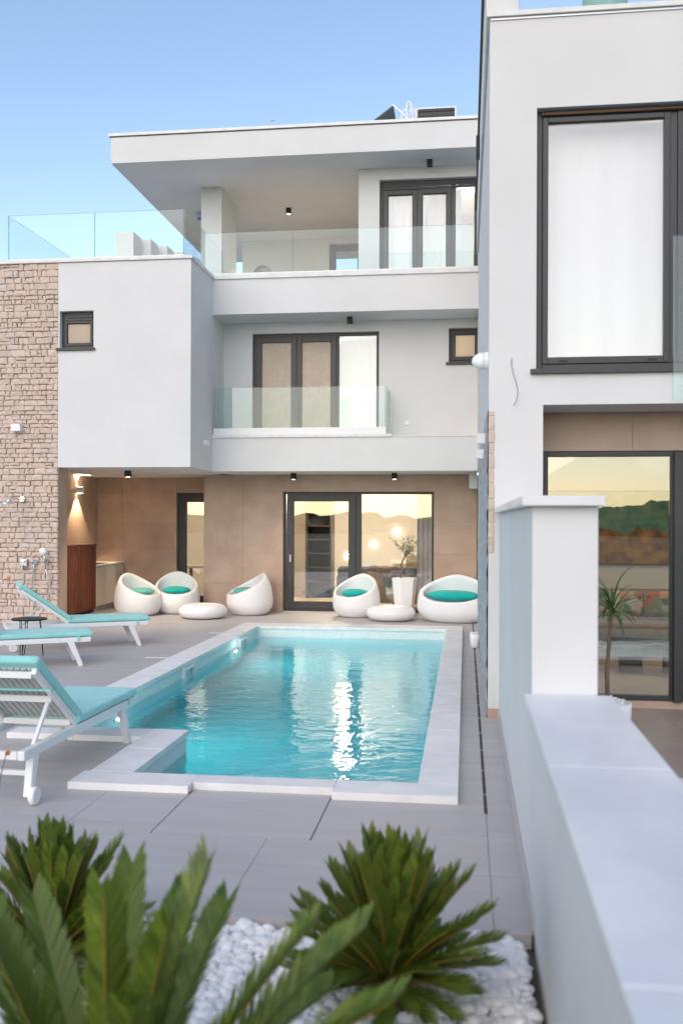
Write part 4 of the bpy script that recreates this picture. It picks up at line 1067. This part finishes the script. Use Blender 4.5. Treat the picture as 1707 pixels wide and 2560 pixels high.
# hexagonal planter and olive tree
pln = thing('planter','tall white hexagonal planter filled with white pebbles by the sliding door','planter',(-1.10,17.5,0))
hx = lambda r, c, k0=.3: [(c[0]+r*math.cos(k0+PI/3*k), c[1]+r*math.sin(k0+PI/3*k)) for k in range(6)]
def frus(m, r0, r1, z0, z1, c): 
    n = len(m.v); m.v += [(a,b,z0) for a,b in hx(r0,c)]+[(a,b,z1) for a,b in hx(r1,c)]
    m.f += [(n+i,n+(i+1)%6,n+6+(i+1)%6,n+6+i) for i in range(6)]; m.m += [0]*6
c_ = (-1.10,17.5); m = MB(); frus(m,.165,.235,.001,.70,c_); frus(m,.235,.212,.70,.70001,c_); frus(m,.212,.20,.70001,.63,c_)
m.f.append(tuple(range(5,-1,-1))); m.m.append(0); add('body', m, M['white_plastic'], pln)
pb = MB()
for k in range(120):
    a = random.uniform(0,2*PI); r_ = .18*math.sqrt(random.random()); peb(c_[0]+r_*math.cos(a), c_[1]+r_*math.sin(a), .665+random.uniform(0,.03), random.uniform(.014,.022))
pb.m = [0]*len(pb.f); tag(add('pebble_fill', pb, M['pebble'], pln, smooth=True), kind='stuff')
ot = thing('olive_tree','small olive tree with a twisted trunk growing in the hexagonal planter','olive tree',(-1.10,17.5,.66))
tpts = [(-1.16,17.5,.66),(-1.18,17.49,.75),(-1.13,17.5,.84),(-1.17,17.5,.93),(-1.13,17.49,1.02),(-1.09,17.5,1.10),(-1.07,17.5,1.2)]
add('trunk', MB().tube(tpts,[.02,.018,.016,.015,.013,.011,.009],8), M['bark'], ot, smooth=True)
br = MB(); lv = MB()
tips = [(-1.35,1.42),(-1.28,1.33),(-1.12,1.42),(-1.0,1.40),(-.93,1.47),(-.90,1.30),(-.98,1.24),(-1.05,1.12),(-.95,1.10),(-.86,1.36),(-1.15,1.28),(-.88,1.18),(-1.02,1.5)]
def leaf(mb, p, d, l, w_, nrm):
    d = d.normalized(); s = d.cross(nrm).normalized(); n = len(mb.v)
    mb.v += [tuple(p), tuple(p+d*l*.5+s*w_), tuple(p+d*l), tuple(p+d*l*.5-s*w_)]; mb.f.append((n,n+1,n+2,n+3)); mb.m.append(0)
for tx, tz in tips:
    st_ = Vector((-1.08,17.5,random.uniform(1.08,1.18))); en = Vector((tx,17.5+random.uniform(-.16,.16),tz)); md = (st_+en)/2+Vector((0,0,.03))
    br.tube([st_,md,en],[.006,.004,.002],5)
    for k in range(46):
        u = random.uniform(.35,1.05); p = st_.lerp(en,u)+Vector((random.gauss(0,.022),random.gauss(0,.03),random.gauss(0,.025)))
        leaf(lv, p, Vector((random.gauss(0,1),random.gauss(0,1),random.gauss(.3,.7))), random.uniform(.035,.055), .005, Vector((random.gauss(0,1),random.gauss(0,1),random.gauss(0,1))))
add('branches', br, M['bark'], ot); add('crown', lv, M['olive'], ot)

# small pot by the right house wall, far end of the deck
wp = thing('small_pot','small white pot of pebbles beside the slot drain at the stone edge','pot',(.13,13.3,0))
add('body', MB().lathe([(.04,.001),(.055,.02),(.068,.12),(.072,.2),(.062,.202),(.06,.17)],(.13,13.3,0),24), M['white_plastic'], wp, smooth=True)
pb = MB()
for k in range(40):
    a = random.uniform(0,2*PI); r_ = .05*math.sqrt(random.random()); peb(.13+r_*math.cos(a),13.3+r_*math.sin(a),.185+random.uniform(0,.03),.014)
pb.m = [0]*len(pb.f); tag(add('pebble_fill', pb, M['pebble'], wp, smooth=True), kind='stuff')

# dracaena in a bowl on the right terrace
dc = (1.19,8.15)
dp = thing('plant_bowl','white plant bowl with pebbles behind the pillar on the right terrace','plant pot',(dc[0],dc[1],-.008))
add('body', MB().lathe([(.09,-.007),(.13,.01),(.165,.12),(.17,.25),(.15,.255),(.14,.2)],(dc[0],dc[1],0),28), M['white_plastic'], dp, smooth=True)
pb = MB()
for k in range(90):
    a = random.uniform(0,2*PI); r_ = .125*math.sqrt(random.random()); peb(dc[0]+r_*math.cos(a),dc[1]+r_*math.sin(a),.225+random.uniform(0,.05),random.uniform(.016,.024))
pb.m = [0]*len(pb.f); tag(add('pebble_fill', pb, M['pebble'], dp, smooth=True), kind='stuff')
dra = thing('dracaena','dracaena with sword shaped green leaves standing behind the pillar','plant',(dc[0],dc[1],.2))
hd = Vector((1.20,8.15,1.02))
add('cane', MB().tube([(dc[0]-.02,dc[1],.2),(dc[0]-.03,dc[1],.5),(dc[0]-.01,dc[1],.8),tuple(hd)],[.02,.018,.016,.014],8), M['bark'], dra, smooth=True)
def sword(base, az, el, l, w_, droop, mat, parent):
    def fn(u, v):
        s = u*l; e = el-droop*u*u
        x = s*math.cos(el-droop*u*u*.5); z = s*math.sin(el-droop*u*u*.55)
        ww = w_*(math.sin(PI*min(1,(u*.93+.07)))**.55)*(v-.5)
        return (base.x+x*math.cos(az)-ww*math.sin(az), base.y+x*math.sin(az)+ww*math.cos(az), base.z+z+abs(v-.5)*w_*.35)
    add('leaf', MB().grid(fn, 9, 2), mat, parent, smooth=True)
for k in range(34):
    sword(hd+Vector((0,0,random.uniform(-.06,.03))), k*2.4+random.uniform(-.2,.2), R(random.choice((75,55,35,15,-5))+random.uniform(-8,8)), random.uniform(.26,.42), .022, random.uniform(.3,1.5), M['drac'], dra)

# ================================================================== CYCADS
def frond_mesh(L_, wid, e0, e1, npair, seed):
    rnd = random.Random(seed); m = MB(); K = 14; pts = []
    x = z = 0.0; pts.append(Vector((0,0,0)))
    for i in range(K):
        e = e0+(e1-e0)*((i+.5)/K)**1.4; x += math.cos(e)*L_/K; z += math.sin(e)*L_/K; pts.append(Vector((x,0,z)))
    m.tube(pts, [.006*(1-.75*i/K) for i in range(K+1)], 5, m=1)
    for i in range(npair):
        u = .07+.93*i/(npair-1); f_ = u*K; i0 = min(K-1,int(f_)); p = pts[i0].lerp(pts[i0+1], min(1,f_-i0)); t = (pts[i0+1]-pts[i0]).normalized()
        up = Vector((-t.z,0,t.x)); prof = min(1.0, .45+1.6*u)*(1.0 if u < .85 else 1-(u-.85)*1.7)
        fw = R(47+16*u)          # angle of the leaflet towards the tip
        for s in (-1,1):
            l = wid*prof*rnd.uniform(.9,1.08)
            d = (Vector((0,s,0))*math.cos(fw) + t*math.sin(fw) + up*(.26+.07*rnd.uniform(-1,1))).normalized()
            q = p+up*.003; n = len(m.v); hw = L_*.0125
            w_ = (t-d*t.dot(d)).normalized()*hw
            tip = q+d*l+up*.05*l; mid = q+d*l*.5+up*.015*l; m2 = q+d*l*.82+up*.03*l
            m.v += [tuple(q-w_*.5),tuple(q+w_*.5),tuple(mid-w_*.62),tuple(mid+w_*.62),tuple(m2-w_*.45),tuple(m2+w_*.45),tuple(tip)]
            m.f += [(n,n+1,n+3,n+2),(n+2,n+3,n+5,n+4),(n+4,n+5,n+6)]; m.m += [0,0,0]
    me = bpy.data.meshes.new('frond'); me.from_pydata(m.v,[],m.f); me.materials.append(M['frond']); me.materials.append(M['rachis'])
    me.polygons.foreach_set('material_index', m.m); return me
def cycad(label, loc, size, n, seed, pw=1.15, l0=.46, tl=-.13, wd=.08):
    rnd = random.Random(seed)
    t = thing('cycad', label, 'cycad', loc, 0, 'cycads in the pebble bed')
    h = .15*size
    prof = [(.06*size,-.05)]+[(.075*size*(1+.12*(i%2)), h*i/7) for i in range(8)]+[(.03*size,h*1.08)]
    add('trunk', MB().lathe(prof,(0,0,0),14), M['trunkc'], t, True)
    lib = []
    for k in range(7):
        tier = k/6.0                      # 0 upright young .. 1 drooping old
        lib.append(frond_mesh((l0+.05*math.sin(PI*min(1,tier*.9+.15))+tl*tier)*size, (wd+.006*tier)*size, R(88-80*tier), R(80-98*tier), 60, seed*10+k))
    for i in range(n):
        tier = (i/(n-1))**pw; k = min(6, int(tier*6.99))
        o = link('frond', lib[k], t, True)
        az = i*2.39996+rnd.uniform(-.15,.15)
        o.rotation_euler = (0, rnd.uniform(-.08,.08), az)
        o.location = (math.cos(az)*.03*size, math.sin(az)*.03*size, h*(1.02-.35*tier)); sc = rnd.uniform(.88,1.1); o.scale = (sc,sc,sc)
    return t
cycad('cycad standing nearest the garden wall, right of the blurred one', (-.27,3.48,-.02), .90, 96, 3)
cycad('cycad at the left edge behind the large blurred one', (-1.58,3.55,-.03), .86, 80, 5)
cycad('large blurred cycad filling the lower left corner of the picture', (-.84,2.2,-.06), 1.5, 40, 8, .66, .45, .07, .07)
sr = thing('shrub_twig','twig with red and yellow autumn leaves at the left edge','twig',(-2.02,3.9,-.05))
add('stem', MB().tube([(-2.05,3.9,-.06),(-2.02,3.9,.4),(-1.97,3.9,.66),(-1.945,3.9,.75)],[.006,.005,.003,.002],6), M['bark'], sr)
for k,(x,z) in enumerate(((-1.945,.765),(-1.935,.735),(-1.95,.75))):
    m = MB(); leaf(m, Vector((x,3.9,z)), Vector((random.uniform(-.3,.8),-.3,random.uniform(-.8,.3))), .035, .011, Vector((.2,-1,.3))); add('leaf', m, M['autumn'], sr)
